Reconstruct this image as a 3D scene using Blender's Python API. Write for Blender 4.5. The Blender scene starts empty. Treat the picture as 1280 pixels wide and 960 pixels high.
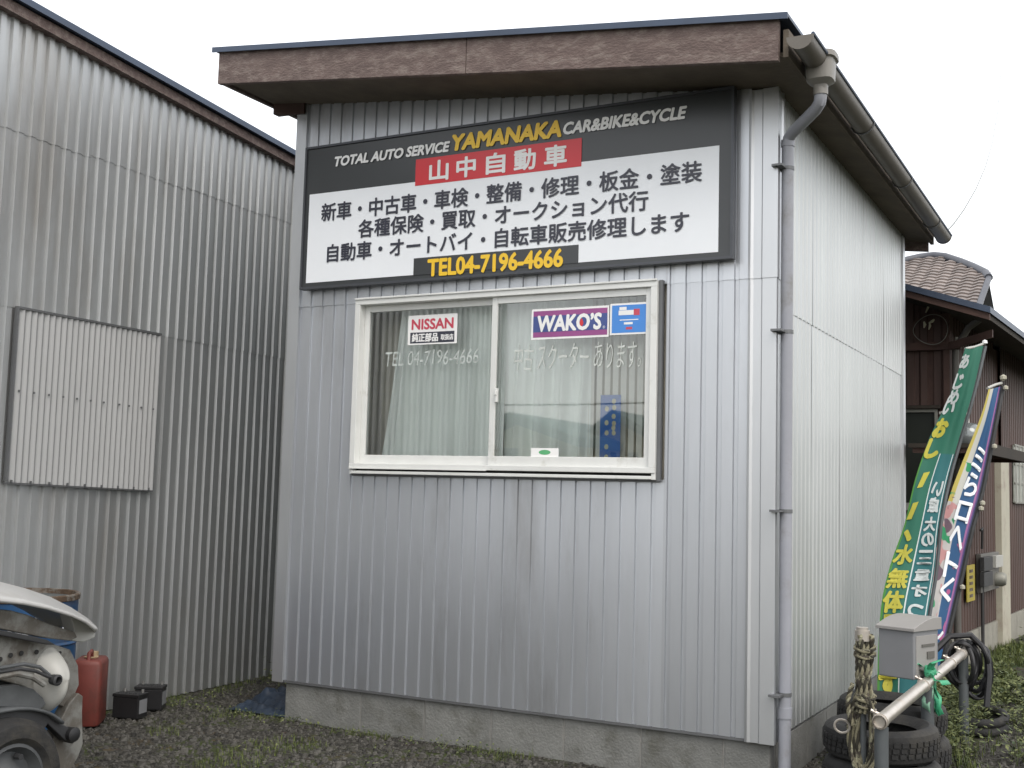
import bpy, math, random
from mathutils import Vector, Matrix, noise
random.seed(7)
S = bpy.context.scene
COL = S.collection
# ------------------------------------------------------------------ camera
CAM = Vector((1.399, -5.013, 1.232))
F_PX = 1455.3
YAW, PIT, ROL = [math.radians(a) for a in (-28.29, 5.28, 1.557)]
fw = Vector((math.sin(YAW) * math.cos(PIT), math.cos(YAW) * math.cos(PIT), math.sin(PIT)))
rt = Vector((math.cos(YAW), -math.sin(YAW), 0)); up = rt.cross(fw)
rt2 = rt * math.cos(ROL) + up * math.sin(ROL)
up2 = -rt * math.sin(ROL) + up * math.cos(ROL)
cam = bpy.data.cameras.new('camera'); co = bpy.data.objects.new('camera', cam); COL.objects.link(co)
m = Matrix((rt2, up2, -fw)).transposed().to_4x4(); m.translation = CAM
co.matrix_world = m
cam.sensor_width = 36; cam.lens = 36 * F_PX / 1280; cam.clip_start = .05; cam.clip_end = 2000
cam.dof.use_dof = False
S.camera = co
S.view_settings.view_transform = 'Standard'; S.view_settings.look = 'None'
S.view_settings.exposure = 0.60; S.view_settings.gamma = 1
# ------------------------------------------------------------------ light
SUN_EL, SUN_AZ = math.radians(50), math.radians(130)      # azimuth from +y towards +x
W = bpy.data.worlds.new('World'); S.world = W; W.use_nodes = True
nt = W.node_tree; nt.nodes.clear()
sky = nt.nodes.new('ShaderNodeTexSky'); sky.sky_type = 'NISHITA'; sky.sun_disc = False
sky.sun_elevation = SUN_EL; sky.sun_rotation = SUN_AZ; sky.dust_density = 4; sky.air_density = 1
b1 = nt.nodes.new('ShaderNodeBackground'); b1.inputs[1].default_value = .05
b2 = nt.nodes.new('ShaderNodeBackground'); b2.inputs[0].default_value = (1, .99, .975, 1); b2.inputs[1].default_value = .93
ad = nt.nodes.new('ShaderNodeAddShader'); wo = nt.nodes.new('ShaderNodeOutputWorld')
nt.links.new(sky.outputs[0], b1.inputs[0]); nt.links.new(b1.outputs[0], ad.inputs[0]); nt.links.new(b2.outputs[0], ad.inputs[1])
nt.links.new(ad.outputs[0], wo.inputs[0])
sl = bpy.data.lights.new('sun', 'SUN'); sl.energy = .62; sl.angle = math.radians(32); sl.color = (1, .97, .92)
so = bpy.data.objects.new('sun', sl); COL.objects.link(so)
sd = Vector((math.sin(SUN_AZ) * math.cos(SUN_EL), math.cos(SUN_AZ) * math.cos(SUN_EL), math.sin(SUN_EL)))
so.rotation_euler = sd.to_track_quat('Z', 'Y').to_euler()

# ------------------------------------------------------------------ helpers
def ray(p):
    return rt2 * ((p[0] - 640) / F_PX) - up2 * ((p[1] - 480) / F_PX) + fw
def px(p, ax, v):
    d = ray(p); return CAM + d * ((v - CAM[ax]) / d[ax])
def px_plane(p, P0, n):
    d = ray(p); return CAM + d * ((Vector(P0) - CAM).dot(n) / d.dot(n))

class MB:
    def __init__(s): s.v = []; s.f = []; s.uv = None
    def add(s, vs, fs):
        o = len(s.v); s.v += [tuple(v) for v in vs]; s.f += [tuple(i + o for i in f) for f in fs]; return s
    def box(s, a, b):
        x0, y0, z0 = a; x1, y1, z1 = b
        return s.add([(x0,y0,z0),(x1,y0,z0),(x1,y1,z0),(x0,y1,z0),(x0,y0,z1),(x1,y0,z1),(x1,y1,z1),(x0,y1,z1)],
                     [(0,3,2,1),(4,5,6,7),(0,1,5,4),(1,2,6,5),(2,3,7,6),(3,0,4,7)])
    def obox(s, c, ax, ay, az):      # centre and three half-axis vectors
        c, ax, ay, az = map(Vector, (c, ax, ay, az))
        vs = [c + ax*i + ay*j + az*k for k in (-1,1) for j in (-1,1) for i in (-1,1)]
        return s.add(vs, [(0,2,3,1),(4,5,7,6),(0,1,5,4),(1,3,7,5),(3,2,6,7),(2,0,4,6)])
    def prism(s, poly, axis, a, b):  # poly of 2D points in the two other axes, extruded along axis
        def mk(p, t):
            q = list(p); q.insert(axis, t); return q
        n = len(poly)
        return s.add([mk(p, a) for p in poly] + [mk(p, b) for p in poly],
                     [tuple(range(n))[::-1], tuple(range(n, 2*n))] + [(i, (i+1) % n, n+(i+1) % n, n+i) for i in range(n)])
    def tube(s, pts, r, n=8, cap=True, closed=False):
        pts = [Vector(p) for p in pts]; m = len(pts); o = len(s.v)
        prev = None
        for i, p in enumerate(pts):
            if closed: t = pts[(i+1) % m] - pts[i-1]
            else: t = pts[min(i+1, m-1)] - pts[max(i-1, 0)]
            t.normalize()
            if prev is None:
                a = t.orthogonal().normalized()
            else:
                a = (prev - t * prev.dot(t)).normalized()
            prev = a; b = t.cross(a)
            rr = r[i] if isinstance(r, (list, tuple)) else r
            s.v += [tuple(p + (a*math.cos(2*math.pi*k/n) + b*math.sin(2*math.pi*k/n))*rr) for k in range(n)]
        for i in range(m if closed else m-1):
            j = (i+1) % m
            s.f += [(o+i*n+k, o+i*n+(k+1) % n, o+j*n+(k+1) % n, o+j*n+k) for k in range(n)]
        if cap and not closed:
            s.f.append(tuple(o+k for k in range(n))[::-1]); s.f.append(tuple(o+(m-1)*n+k for k in range(n)))
        return s
    def lathe(s, prof, c, n=32, axis='z', cap=False):
        o = len(s.v); c = Vector(c)
        for r, h in prof:
            for k in range(n):
                a = 2*math.pi*k/n; u, w = r*math.cos(a), r*math.sin(a)
                s.v.append(tuple(c + (Vector((u, w, h)) if axis == 'z' else Vector((h, u, w)))))
        for i in range(len(prof)-1):
            s.f += [(o+i*n+k, o+i*n+(k+1) % n, o+(i+1)*n+(k+1) % n, o+(i+1)*n+k) for k in range(n)]
        if cap:
            s.f.append(tuple(o+k for k in range(n))[::-1]); s.f.append(tuple(o+(len(prof)-1)*n+k for k in range(n)))
        return s
    def grid(s, fn, nu, nv):
        o = len(s.v)
        for j in range(nv+1):
            for i in range(nu+1): s.v.append(tuple(fn(i/nu, j/nv)))
        for j in range(nv):
            for i in range(nu):
                a = o+j*(nu+1)+i; s.f.append((a, a+1, a+nu+2, a+nu+1))
        s.uv = (nu, nv)
        return s
    def build(s, name, mat, parent=None, smooth=False, bevel=0, loc=None, solid=0, label=None):
        me = bpy.data.meshes.new(name); me.from_pydata(s.v, [], s.f); me.update()
        me.materials.append(mat)
        if smooth:
            me.shade_smooth()
            me.set_sharp_from_angle(angle=math.radians(38))
        if s.uv:
            nu, nv = s.uv; l = me.uv_layers.new(name='uv')
            for lp in me.loops:
                i = lp.vertex_index; l.data[lp.index].uv = ((i % (nu+1))/nu, (i//(nu+1))/nv)
        ob = bpy.data.objects.new(name, me); COL.objects.link(ob)
        if bevel:
            md = ob.modifiers.new('b', 'BEVEL'); md.width = bevel; md.segments = 2; md.limit_method = 'ANGLE'
        if solid:
            md = ob.modifiers.new('s', 'SOLIDIFY'); md.thickness = solid; md.offset = 0
        if parent is not None:
            ob.parent = parent
            ob.matrix_parent_inverse = Matrix.Translation(-parent_world(parent))
        if label: ob['label'] = label
        return ob
def parent_world(p):
    l = Vector(p.location)
    while p.parent is not None:
        # children meshes keep world-space vertices: their own origin is the world origin
        return Vector((0, 0, 0))
    return l
def thing(name, label, cat, loc=(0,0,0), group=None):
    o = bpy.data.objects.new(name, None); COL.objects.link(o); o.location = loc; o.empty_display_size = .1
    return tag(o, label, cat, group)
def tag(o, label, cat, group=None, kind=None):
    if label: o['label'] = label
    if cat: o['category'] = cat
    if group: o['group'] = group
    if kind: o['kind'] = kind
    return o
def struct(o): o['kind'] = 'structure'; return o
def stuff(o, label=None, cat=None):
    o['kind'] = 'stuff'; return tag(o, label, cat)

# ------------------------------------------------------------------ materials
def mat(name, col, rough=.6, metal=0., var=.12, scale=6., bump=0., bscale=60., stretch=(1,1,1), rnd=0., dirt=None, dscale=3., spec=.5, dlo=.52, dhi=.68):
    M = bpy.data.materials.new(name); M.use_nodes = True; n = M.node_tree; N = n.nodes; L = n.links
    b = N['Principled BSDF']; b.inputs['Roughness'].default_value = rough; b.inputs['Metallic'].default_value = metal
    b.inputs['Specular IOR Level'].default_value = spec
    tc = N.new('ShaderNodeTexCoord'); mp = N.new('ShaderNodeMapping'); mp.inputs['Scale'].default_value = stretch
    L.new(tc.outputs['Object'], mp.inputs[0])
    nz = N.new('ShaderNodeTexNoise'); nz.inputs['Scale'].default_value = scale; nz.inputs['Detail'].default_value = 6
    nz.inputs['Roughness'].default_value = .62
    L.new(mp.outputs[0], nz.inputs[0])
    mr = N.new('ShaderNodeMapRange'); mr.inputs[1].default_value = .25; mr.inputs[2].default_value = .75
    mr.inputs[3].default_value = 1-var; mr.inputs[4].default_value = 1+var
    L.new(nz.outputs[0], mr.inputs[0])
    vm = N.new('ShaderNodeVectorMath'); vm.operation = 'SCALE'; vm.inputs[0].default_value = col
    L.new(mr.outputs[0], vm.inputs['Scale'])
    out = vm.outputs[0]
    if rnd:
        oi = N.new('ShaderNodeObjectInfo'); m2 = N.new('ShaderNodeMapRange'); m2.inputs[3].default_value = 1-rnd; m2.inputs[4].default_value = 1+rnd
        L.new(oi.outputs['Random'], m2.inputs[0]); v2 = N.new('ShaderNodeVectorMath'); v2.operation = 'SCALE'
        L.new(out, v2.inputs[0]); L.new(m2.outputs[0], v2.inputs['Scale']); out = v2.outputs[0]
    if dirt:
        n2 = N.new('ShaderNodeTexNoise'); n2.inputs['Scale'].default_value = dscale; n2.inputs['Detail'].default_value = 8; n2.inputs['Roughness'].default_value = .7
        L.new(mp.outputs[0], n2.inputs[0])
        m3 = N.new('ShaderNodeMapRange'); m3.inputs[1].default_value = dlo; m3.inputs[2].default_value = dhi
        L.new(n2.outputs[0], m3.inputs[0])
        mx = N.new('ShaderNodeMix'); mx.data_type = 'RGBA'; L.new(m3.outputs[0], mx.inputs[0]); L.new(out, mx.inputs[6])
        mx.inputs[7].default_value = (*dirt, 1); out = mx.outputs[2]
    L.new(out, b.inputs['Base Color'])
    if bump:
        n3 = N.new('ShaderNodeTexNoise'); n3.inputs['Scale'].default_value = bscale; n3.inputs['Detail'].default_value = 4
        L.new(mp.outputs[0], n3.inputs[0]); bp = N.new('ShaderNodeBump'); bp.inputs['Strength'].default_value = bump; bp.inputs['Distance'].default_value = .01
        L.new(n3.outputs[0], bp.inputs['Height']); L.new(bp.outputs[0], b.inputs['Normal'])
    return M
M = {}
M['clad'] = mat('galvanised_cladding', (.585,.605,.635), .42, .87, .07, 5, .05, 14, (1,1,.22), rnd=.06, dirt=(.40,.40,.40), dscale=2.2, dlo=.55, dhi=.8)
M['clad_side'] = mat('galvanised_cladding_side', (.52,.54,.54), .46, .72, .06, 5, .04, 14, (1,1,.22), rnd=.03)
M['trim'] = mat('folded_metal_trim', (.58,.595,.61), .42, .8, .06, 4, .05, 12, (1,1,.3))
M['ware'] = mat('weathered_zinc_sheet', (.455,.468,.47), .46, .76, .10, 4, .08, 9, (1,1,.25), rnd=.07, dirt=(.375,.37,.355), dscale=1.8)
M['patch'] = mat('pale_corrugated_sheet', (.36,.365,.365), .55, .2, .07, 5, .03, 12, (1,1,.3))
M['block'] = mat('concrete_block', (.175,.178,.168), .92, 0, .2, 9, .5, 90, rnd=.08, dirt=(.11,.11,.095), dscale=5)
M['mortar'] = mat('mortar', (.24,.235,.22), .95, 0, .15, 20, .3, 120)
M['fascia'] = mat('weathered_brown_wood', (.135,.098,.088), .8, 0, .22, 7, .6, 60, (1,2,2), dirt=(.215,.175,.155), dscale=14, dlo=.48, dhi=.66)
M['soffit'] = mat('brown_soffit_board', (.115,.094,.070), .85, 0, .25, 6, .2, 40)
M['rooftop'] = mat('dark_blue_roof_sheet', (.05,.07,.11), .45, .2, .15, 5)
M['hopper'] = mat('grey_hopper_plastic', (.22,.21,.19), .45, 0, .12, 8)
M['gutter'] = mat('brown_grey_gutter', (.125,.112,.094), .45, 0, .12, 8)
M['pipe'] = mat('blue_grey_pvc_pipe', (.30,.31,.345), .42, 0, .08, 8, dirt=(.22,.22,.22), dscale=4)
M['clip'] = mat('pipe_clip_steel', (.16,.165,.17), .5, .5)
M['frame'] = mat('window_white_aluminium', (.70,.71,.69), .35, .1, .05, 8, dirt=(.42,.41,.36), dscale=6, dlo=.58, dhi=.8)
M['dark'] = mat('dark_gap', (.02,.02,.02), .9)
M['room'] = mat('room_wall', (.58,.54,.46), .9)
M['curtain'] = mat('pale_green_curtain', (.90,.93,.905), .9, 0, .04, 4)
M['blind'] = mat('ivory_blind', (.80,.79,.74), .8)
M['black'] = mat('sign_black', (.042,.046,.049), .28, 0, .05)
M['signwhite'] = mat('sign_white', (.84,.87,.90), .3, 0, .02)
M['red'] = mat('sign_red', (.62,.025,.035), .3, 0, .03)
M['yellow'] = mat('sign_yellow', (.86,.55,.03), .35, 0, .03)
M['ink'] = mat('sign_ink', (.035,.037,.055), .35, 0, .02)
M['white'] = mat('paint_white', (.84,.84,.83), .4, 0, .03)
M['signedge'] = mat('sign_metal_edge', (.07,.075,.085), .4, .3)
M['rubber'] = mat('tyre_rubber', (.017,.017,.017), .8, 0, .3, 10, .3, 60, dirt=(.038,.035,.029), dscale=7)
M['hose'] = mat('black_hose', (.015,.015,.017), .4, 0, .2, 12)
M['galv'] = mat('galvanised_pipe', (.52,.48,.43), .36, .7, .12, 12, dirt=(.42,.30,.2), dscale=9, dlo=.6, dhi=.75)
M['postgrey'] = mat('grey_steel_post', (.085,.095,.10), .55, .2, .15, 8)
M['boxgrey'] = mat('mailbox_grey_paint', (.205,.21,.22), .5, .1, .06, 6)
M['boxlid'] = mat('mailbox_lid_paint', (.29,.28,.27), .5, .1, .06, 6)
M['rope'] = mat('mottled_rope', (.30,.29,.2), .9, 0, .4, 30, .6, 150, dirt=(.06,.05,.04), dscale=28, dlo=.44, dhi=.54)
M['ropelight'] = mat('cream_rope_ply', (.19,.175,.115), .9, 0, .3, 60, .5, 200)
M['ropedark'] = mat('dark_rope_ply', (.035,.032,.022), .9, 0, .3, 60, .5, 200)
M['ribbon'] = mat('green_plastic_ribbon', (.05,.33,.17), .4, 0, .25, 20)
M['ribbonpale'] = mat('pale_green_plastic_ribbon', (.22,.42,.30), .4, 0, .25, 20)
M['carwhite'] = mat('white_car_paint', (.42,.42,.41), .28, 0, .05, 4, dirt=(.33,.32,.28), dscale=3)
M['carinner'] = mat('dirty_white_inner_metal', (.21,.21,.195), .5, .1, .25, 6, .15, 20, dirt=(.11,.10,.085), dscale=11, dlo=.42, dhi=.58)
M['lamphouse'] = mat('chalky_white_lamp_bucket', (.40,.40,.375), .45, 0, .08, 6, dirt=(.30,.28,.23), dscale=5, dlo=.56, dhi=.72)
M['carblack'] = mat('black_car_plastic', (.03,.031,.033), .6, 0, .3, 8)
M['cargrey'] = mat('grey_wheelarch_liner', (.075,.08,.083), .6, 0, .3, 8)
M['carglass'] = mat('car_glass', (.03,.035,.035), .08, 0)
M['drumblue'] = mat('drum_blue_paint', (.012,.06,.15), .45, .1, .2, 6, dirt=(.05,.06,.09), dscale=5)
M['rust'] = mat('rusty_rim', (.085,.055,.035), .8, .2, .4, 16, .3, 60, dirt=(.16,.145,.125), dscale=12, dlo=.48, dhi=.56)
M['drumtop'] = mat('drum_lid_grey', (.09,.10,.10), .6, .2, .3, 10)
M['canred'] = mat('faded_red_can', (.155,.035,.026), .55, 0, .25, 5, dirt=(.085,.03,.022), dscale=4)
M['cantop'] = mat('can_cap_tan', (.36,.27,.16), .6)
M['batt'] = mat('battery_black', (.012,.012,.013), .5, 0, .3, 12)
M['battlabel'] = mat('battery_label_grey', (.20,.205,.215), .5)
M['lead'] = mat('battery_terminal', (.22,.22,.21), .5, .6)
M['tarp'] = mat('dark_blue_tarpaulin', (.012,.024,.045), .55, 0, .5, 9, .3, 20)
M['brown'] = mat('brown_wall_sheet', (.075,.043,.035), .6, .1, .22, 5, .1, 20, (1,1,.25), rnd=.05, dirt=(.045,.032,.028), dscale=2.5)
M['brownbeam'] = mat('brown_timber', (.07,.038,.03), .75, 0, .25, 7)
M['darksoffit'] = mat('dark_eaves_board', (.03,.024,.018), .9, 0, .3, 6)
M['cream'] = mat('cream_post_paint', (.42,.40,.32), .7, 0, .12, 6, dirt=(.27,.22,.18), dscale=3)
M['pale_block'] = mat('pale_foundation', (.27,.26,.22), .92, 0, .2, 7, .3, 60)
M['winframe'] = mat('aluminium_window_frame', (.24,.24,.21), .5, .3)
M['winpale'] = mat('pale_window_sill', (.42,.42,.39), .5, .1)
M['darkglass'] = mat('dark_window_glass', (.022,.026,.022), .45, 0, .05, spec=.25)
M['frost'] = mat('frosted_glass', (.34,.36,.32), .35, 0, .3, 14)
M['signyel'] = mat('yellow_plate', (.36,.29,.03), .5, 0, .12, 20)
M['meter'] = mat('meter_grey', (.11,.105,.095), .5, 0, .1)
M['tile'] = mat('brown_grey_roof_tile', (.19,.16,.145), .5, 0, .3, 5, .2, 30, rnd=.25)
M['tileridge'] = mat('dark_ridge_tile', (.07,.075,.09), .5, 0, .2, 5)
M['cable'] = mat('pale_overhead_cable', (.20,.21,.20), .6)
M['blackcable'] = mat('black_cable', (.03,.03,.03), .6)
M['rag'] = mat('pale_rag', (.5,.48,.36), .9)
M['stick_blue'] = mat('sticker_blue', (.06,.25,.68), .35, 0, .05)
M['stick_navy'] = mat('sticker_navy', (.05,.08,.26), .35)
M['stick_purple'] = mat('sticker_purple', (.30,.07,.24), .35)
M['poster_blue'] = mat('poster_blue', (.03,.13,.45), .5, 0, .1)
M['poster_yel'] = mat('poster_cream', (.55,.52,.36), .6)
M['nred'] = mat('sticker_red', (.55,.06,.10), .35)
M['cardgreen'] = mat('card_green', (.10,.40,.17), .5)
M['penfaint'] = mat('faint_marker_pen', (.46,.50,.48), .7, 0, .4, 30)
M['pen'] = mat('white_marker_pen', (.55,.58,.55), .7, 0, .2, 30)
M['opp_roof'] = mat('opposite_roof', (.05,.12,.12), .7)
M['opp_wall'] = mat('opposite_wall', (.78,.73,.55), .8)
M['opp_win'] = mat('opposite_window', (.08,.10,.11), .2)
M['woodpole'] = mat('utility_pole_concrete', (.32,.31,.29), .9)

def glass_mat():
    m = bpy.data.materials.new('window_glass'); m.use_nodes = True; n = m.node_tree; n.nodes.clear()
    t = n.nodes.new('ShaderNodeBsdfTransparent'); t.inputs[0].default_value = (.95,.968,.96,1)
    g = n.nodes.new('ShaderNodeBsdfGlossy'); g.inputs[1].default_value = .015; g.inputs[0].default_value = (1,1,1,1)
    f = n.nodes.new('ShaderNodeFresnel'); f.inputs[0].default_value = 1.5
    k = n.nodes.new('ShaderNodeMath'); k.operation = 'MULTIPLY'; k.inputs[1].default_value = 1.7
    x = n.nodes.new('ShaderNodeMixShader'); o = n.nodes.new('ShaderNodeOutputMaterial')
    n.links.new(f.outputs[0], k.inputs[0]); n.links.new(k.outputs[0], x.inputs[0]); n.links.new(t.outputs[0], x.inputs[1]); n.links.new(g.outputs[0], x.inputs[2]); n.links.new(x.outputs[0], o.inputs[0])
    return m
M['glass'] = glass_mat()

# ground material: gravel, moss, bare soil and green weedy patches
def ground_mat():
    m = bpy.data.materials.new('gravel_yard'); m.use_nodes = True; n = m.node_tree; N = n.nodes; L = n.links; b = N['Principled BSDF']
    b.inputs['Roughness'].default_value = .95; b.inputs['Specular IOR Level'].default_value = .2
    tc = N.new('ShaderNodeTexCoord')
    vo = N.new('ShaderNodeTexVoronoi'); vo.inputs['Scale'].default_value = 60; L.new(tc.outputs['Object'], vo.inputs[0])
    cr = N.new('ShaderNodeValToRGB'); cr.color_ramp.elements[0].color = (.020,.019,.016,1); cr.color_ramp.elements[1].color = (.080,.076,.066,1)
    sp = N.new('ShaderNodeSeparateColor'); L.new(vo.outputs['Color'], sp.inputs[0]); L.new(sp.outputs[0], cr.inputs[0])
    def noise_mask(scale, lo, hi, seed):
        mp = N.new('ShaderNodeMapping'); mp.inputs['Location'].default_value = (seed, seed*2, 0); L.new(tc.outputs['Object'], mp.inputs[0])
        z = N.new('ShaderNodeTexNoise'); z.inputs['Scale'].default_value = scale; z.inputs['Detail'].default_value = 8; z.inputs['Roughness'].default_value = .7
        L.new(mp.outputs[0], z.inputs[0]); r = N.new('ShaderNodeMapRange'); r.inputs[1].default_value = lo; r.inputs[2].default_value = hi
        L.new(z.outputs[0], r.inputs[0]); return r.outputs[0]
    def mix(a, c, f):
        x = N.new('ShaderNodeMix'); x.data_type = 'RGBA'; L.new(f, x.inputs[0]); L.new(a, x.inputs[6]); x.inputs[7].default_value = (*c, 1); return x.outputs[2]
    c = mix(cr.outputs[0], (.045,.058,.018), noise_mask(2.2, .48, .62, 3))
    c = mix(c, (.085,.062,.03), noise_mask(3.1, .56, .68, 11))
    c = mix(c, (.10,.05,.04), noise_mask(4.3, .64, .70, 23))
    L.new(c, b.inputs['Base Color'])
    bp = N.new('ShaderNodeBump'); bp.inputs['Strength'].default_value = .9; bp.inputs['Distance'].default_value = .009
    L.new(vo.outputs['Distance'], bp.inputs['Height']); bp.invert = True; L.new(bp.outputs[0], b.inputs['Normal'])
    return m
M['ground'] = ground_mat()
def leaf_mat(name, c1, c2):
    m = bpy.data.materials.new(name); m.use_nodes = True; n = m.node_tree; N = n.nodes; L = n.links; b = N['Principled BSDF']; b.inputs['Roughness'].default_value = .7
    g = N.new('ShaderNodeNewGeometry'); r = N.new('ShaderNodeValToRGB'); r.color_ramp.elements[0].color = (*c1, 1); r.color_ramp.elements[1].color = (*c2, 1)
    L.new(g.outputs['Random Per Island'], r.inputs[0]); L.new(r.outputs[0], b.inputs['Base Color']); return m
M['grass'] = leaf_mat('grass_blades', (.025,.045,.010), (.14,.17,.04))
M['leaf'] = leaf_mat('weed_leaves', (.02,.04,.01), (.17,.19,.07))
M['stone'] = leaf_mat('gravel_stones', (.019,.018,.015), (.100,.095,.083))

# ------------------------------------------------------------------ ground
def gh(x, y):
    return .012*noise.noise(Vector((x*1.3, y*1.3, 0))) + .006*noise.noise(Vector((x*5, y*5, 3)))
g = MB()
xs = [-400,-60,-20,-8] + [-5 + i*.12 for i in range(68)] + [4,8,20,60,400]
ys = [-400,-60,-20,-8] + [-3 + i*.12 for i in range(100)] + [12,20,40,100,400]
xs = sorted(xs); ys = sorted(ys)
for y in ys:
    for x in xs:
        inner = -5 < x < 3.1 and -3 < y < 9
        g.v.append((x, y, gh(x, y) - .012 if inner else -.012))
nx = len(xs)
for j in range(len(ys)-1):
    for i in range(nx-1): g.f.append((j*nx+i, j*nx+i+1, (j+1)*nx+i+1, (j+1)*nx+i))
struct(g.build('ground', M['ground'], smooth=True))

# ------------------------------------------------------------------ ribbed sheets
def ribbed(s0, s1, z0, ztop, place, pitch=.0767, groove=.017, slope=.004, depth=.010, phase=0., wav=1.):
    """sheet standing from z0 to ztop(s); place(s, out, z) gives the world point, out = distance outwards"""
    mb = MB(); pts = []
    k = math.floor((s0 - phase) / pitch) - 1
    s = []
    while True:
        a = phase + k*pitch
        s += [(a, 0), (a + slope, -depth), (a + slope + groove, -depth), (a + 2*slope + groove, 0)]
        if a > s1: break
        k += 1
    def val(q):
        for (a, da), (b, db) in zip(s, s[1:]):
            if a <= q <= b: return da + (db-da)*(q-a)/max(b-a, 1e-9)
        return 0
    pts = [(s0, val(s0))] + [p for p in s if s0 < p[0] < s1] + [(s1, val(s1))]
    n = len(pts); rows = 7; sd_ = random.uniform(0, 50)
    for j in range(rows+1):
        for q, d in pts:
            zz = z0 + (ztop(q)-z0)*j/rows
            w = .0022*wav*noise.noise(Vector((q*2.1, zz*1.6, sd_)))
            mb.v.append(tuple(place(q, d + w, zz)))
    o = len(mb.v)
    for q, d in pts: mb.v.append(tuple(place(q, d - .006, z0)))       # turned-in bottom edge, so the sheet has thickness
    for j in range(rows):
        for i in range(n-1):
            k = j*n+i; mb.f.append((k, k+1, k+n+1, k+n))
    for i in range(n-1): mb.f.append((o+i, o+i+1, i+1, i))
    return mb

# ------------------------------------------------------------------ office building
soff = lambda x: 3.066 - .108*x
office = thing('office_building', 'small silver ribbed metal office with a sliding window and a signboard on its front', 'building', (-1.35, 1.6, 0))
DEP = 3.2
front = lambda s, d, z: (s, -d, z)
sideR = lambda s, d, z: (d, s, z)
# structural core that blocks light (inner walls with the window opening)
core = MB()
core.box((-2.64,.03,.19),(-2.23,.06,3.10)); core.box((-.52,.03,.19),(-.03,.06,3.04)); core.box((-2.23,.03,.19),(-.52,.06,1.31)); core.box((-2.23,.03,2.2),(-.52,.06,3.10))
core.box((-.06,.06,.19),(-.03,DEP,3.04)); core.box((-2.66,.06,.19),(-2.64,DEP,3.3)); core.box((-2.66,DEP-.02,.19),(-.03,DEP,3.04))
core.box((-2.64,.06,.19),(-.06,DEP-.02,.22))
core.build('inner_wall', M['room'], office)
# front sheets, row below the lap joint and row above it
PH = -2.174
def front_sheet(a, b, z0, zt, off=0.):
    ribbed(a, b, z0, zt, lambda s, d, z: (s, -d - off, z), phase=PH).build('wall_sheet', M['clad'], office)
edges = [-2.66, -2.404, -1.9435, -1.33, -.7165, -.5, -.105]
for a, b in zip(edges, edges[1:]):
    a2, b2 = a, b
    if b <= -2.2 or a >= -.53: front_sheet(a2, b2, .2, lambda s: 2.213)
    elif a < -2.22 < b:
        front_sheet(a2, -2.222, .2, lambda s: 2.213); front_sheet(-2.222, b2, .2, lambda s: 1.305)
    else: front_sheet(a2, b2, .2, lambda s: 1.305)
    front_sheet(a2, b2, 2.207, lambda s: soff(s)+.012, .004)
# side sheets
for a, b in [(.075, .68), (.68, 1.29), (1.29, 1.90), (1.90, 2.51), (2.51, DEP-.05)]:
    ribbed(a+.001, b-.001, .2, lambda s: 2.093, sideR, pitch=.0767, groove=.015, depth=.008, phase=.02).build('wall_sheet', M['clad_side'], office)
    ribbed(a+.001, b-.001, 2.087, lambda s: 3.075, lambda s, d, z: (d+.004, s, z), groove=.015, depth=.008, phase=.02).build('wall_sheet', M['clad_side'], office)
# hidden walls
MB().box((-2.70,.05,.2),(-2.665,DEP,3.34)).build('wall_sheet', M['clad_side'], office)
MB().box((-2.66,DEP+.002,.2),(-.05,DEP+.02,3.06)).build('wall_sheet', M['clad_side'], office)
# corner trims: folded strips with raised hems
t = MB(); t.prism([(-.112,-.006),(-.112,-.014),(-.100,-.018),(-.088,-.012),(-.052,-.012),(-.046,-.018),(-.008,-.018),(.018,-.018),(.018,.010),(.012,.016),(.012,.060),(.018,.068),(.018,.080),(.006,.080),(.002,-.002)], 2, .19, 2.208)
t.build('corner_trim', M['trim'], office)
t = MB(); t.prism([(-.112,-.010),(-.112,-.018),(-.100,-.022),(-.088,-.016),(-.052,-.016),(-.046,-.022),(.022,-.022),(.022,.010),(.016,.016),(.016,.060),(.022,.068),(.022,.080),(.010,.080),(.004,-.006)], 2, 2.203, 3.064)
t.build('corner_trim', M['trim'], office)
t = MB(); t.prism([(-2.632,-.012),(-2.702,-.012),(-2.702,.05),(-2.69,.05),(-2.69,-.004),(-2.632,-.004)], 2, .19, soff(-2.7))
t.build('corner_trim', M['trim'], office)
MB().box((-.02,DEP-.055,.19),(.016,DEP+.022,3.05)).build('corner_trim', M['trim'], office)
# small screws on the front corner
sc = MB()
for z in (.32,.62,.95,1.3,1.66,2.0,2.45,2.75): sc.lathe([(.004,0),(.004,-.003),(0,-.003)], (-.075,0,0), 6)
o = sc.build('screws', M['clip'], office); o['kind'] = 'stuff'
# foundation: mortar core and one course of blocks
fb = MB().box((-2.627,.024,-.05),(-.012,.12,.196)); fb.box((-.11,.12,-.05),(-.012,DEP,.196)); fb.box((-2.627,.12,-.05),(-2.53,DEP,.196))
fd = fb.build('foundation', M['mortar'], office)
xb = [-2.634,-2.139,-1.753,-1.373,-.985,-.60,-.215,-.006]
for a, b in zip(xb, xb[1:]):
    MB().box((a+.004,.018+random.uniform(0,.002),-.06),(b-.004,.10,.186)).build('block', M['block'], fd, bevel=.004)
yb = [.02,.26,.65,1.04,1.43,1.82,2.21,2.60,2.99,DEP]
for a, b in zip(yb, yb[1:]):
    MB().box((-.09,a+.004 + (.09 if a < .1 else 0),-.06),(-.005-random.uniform(0,.002),b-.004,.186)).build('block', M['block'], fd, bevel=.004)
# dark strip standing in for the shadow gap between wall and blocks
MB().box((-2.66,.0,.188),(-.03,.03,.199)).box((-.04,.03,.188),(-.006,DEP,.199)).build('shadow_gap_strip', M['clip'], office)
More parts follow.
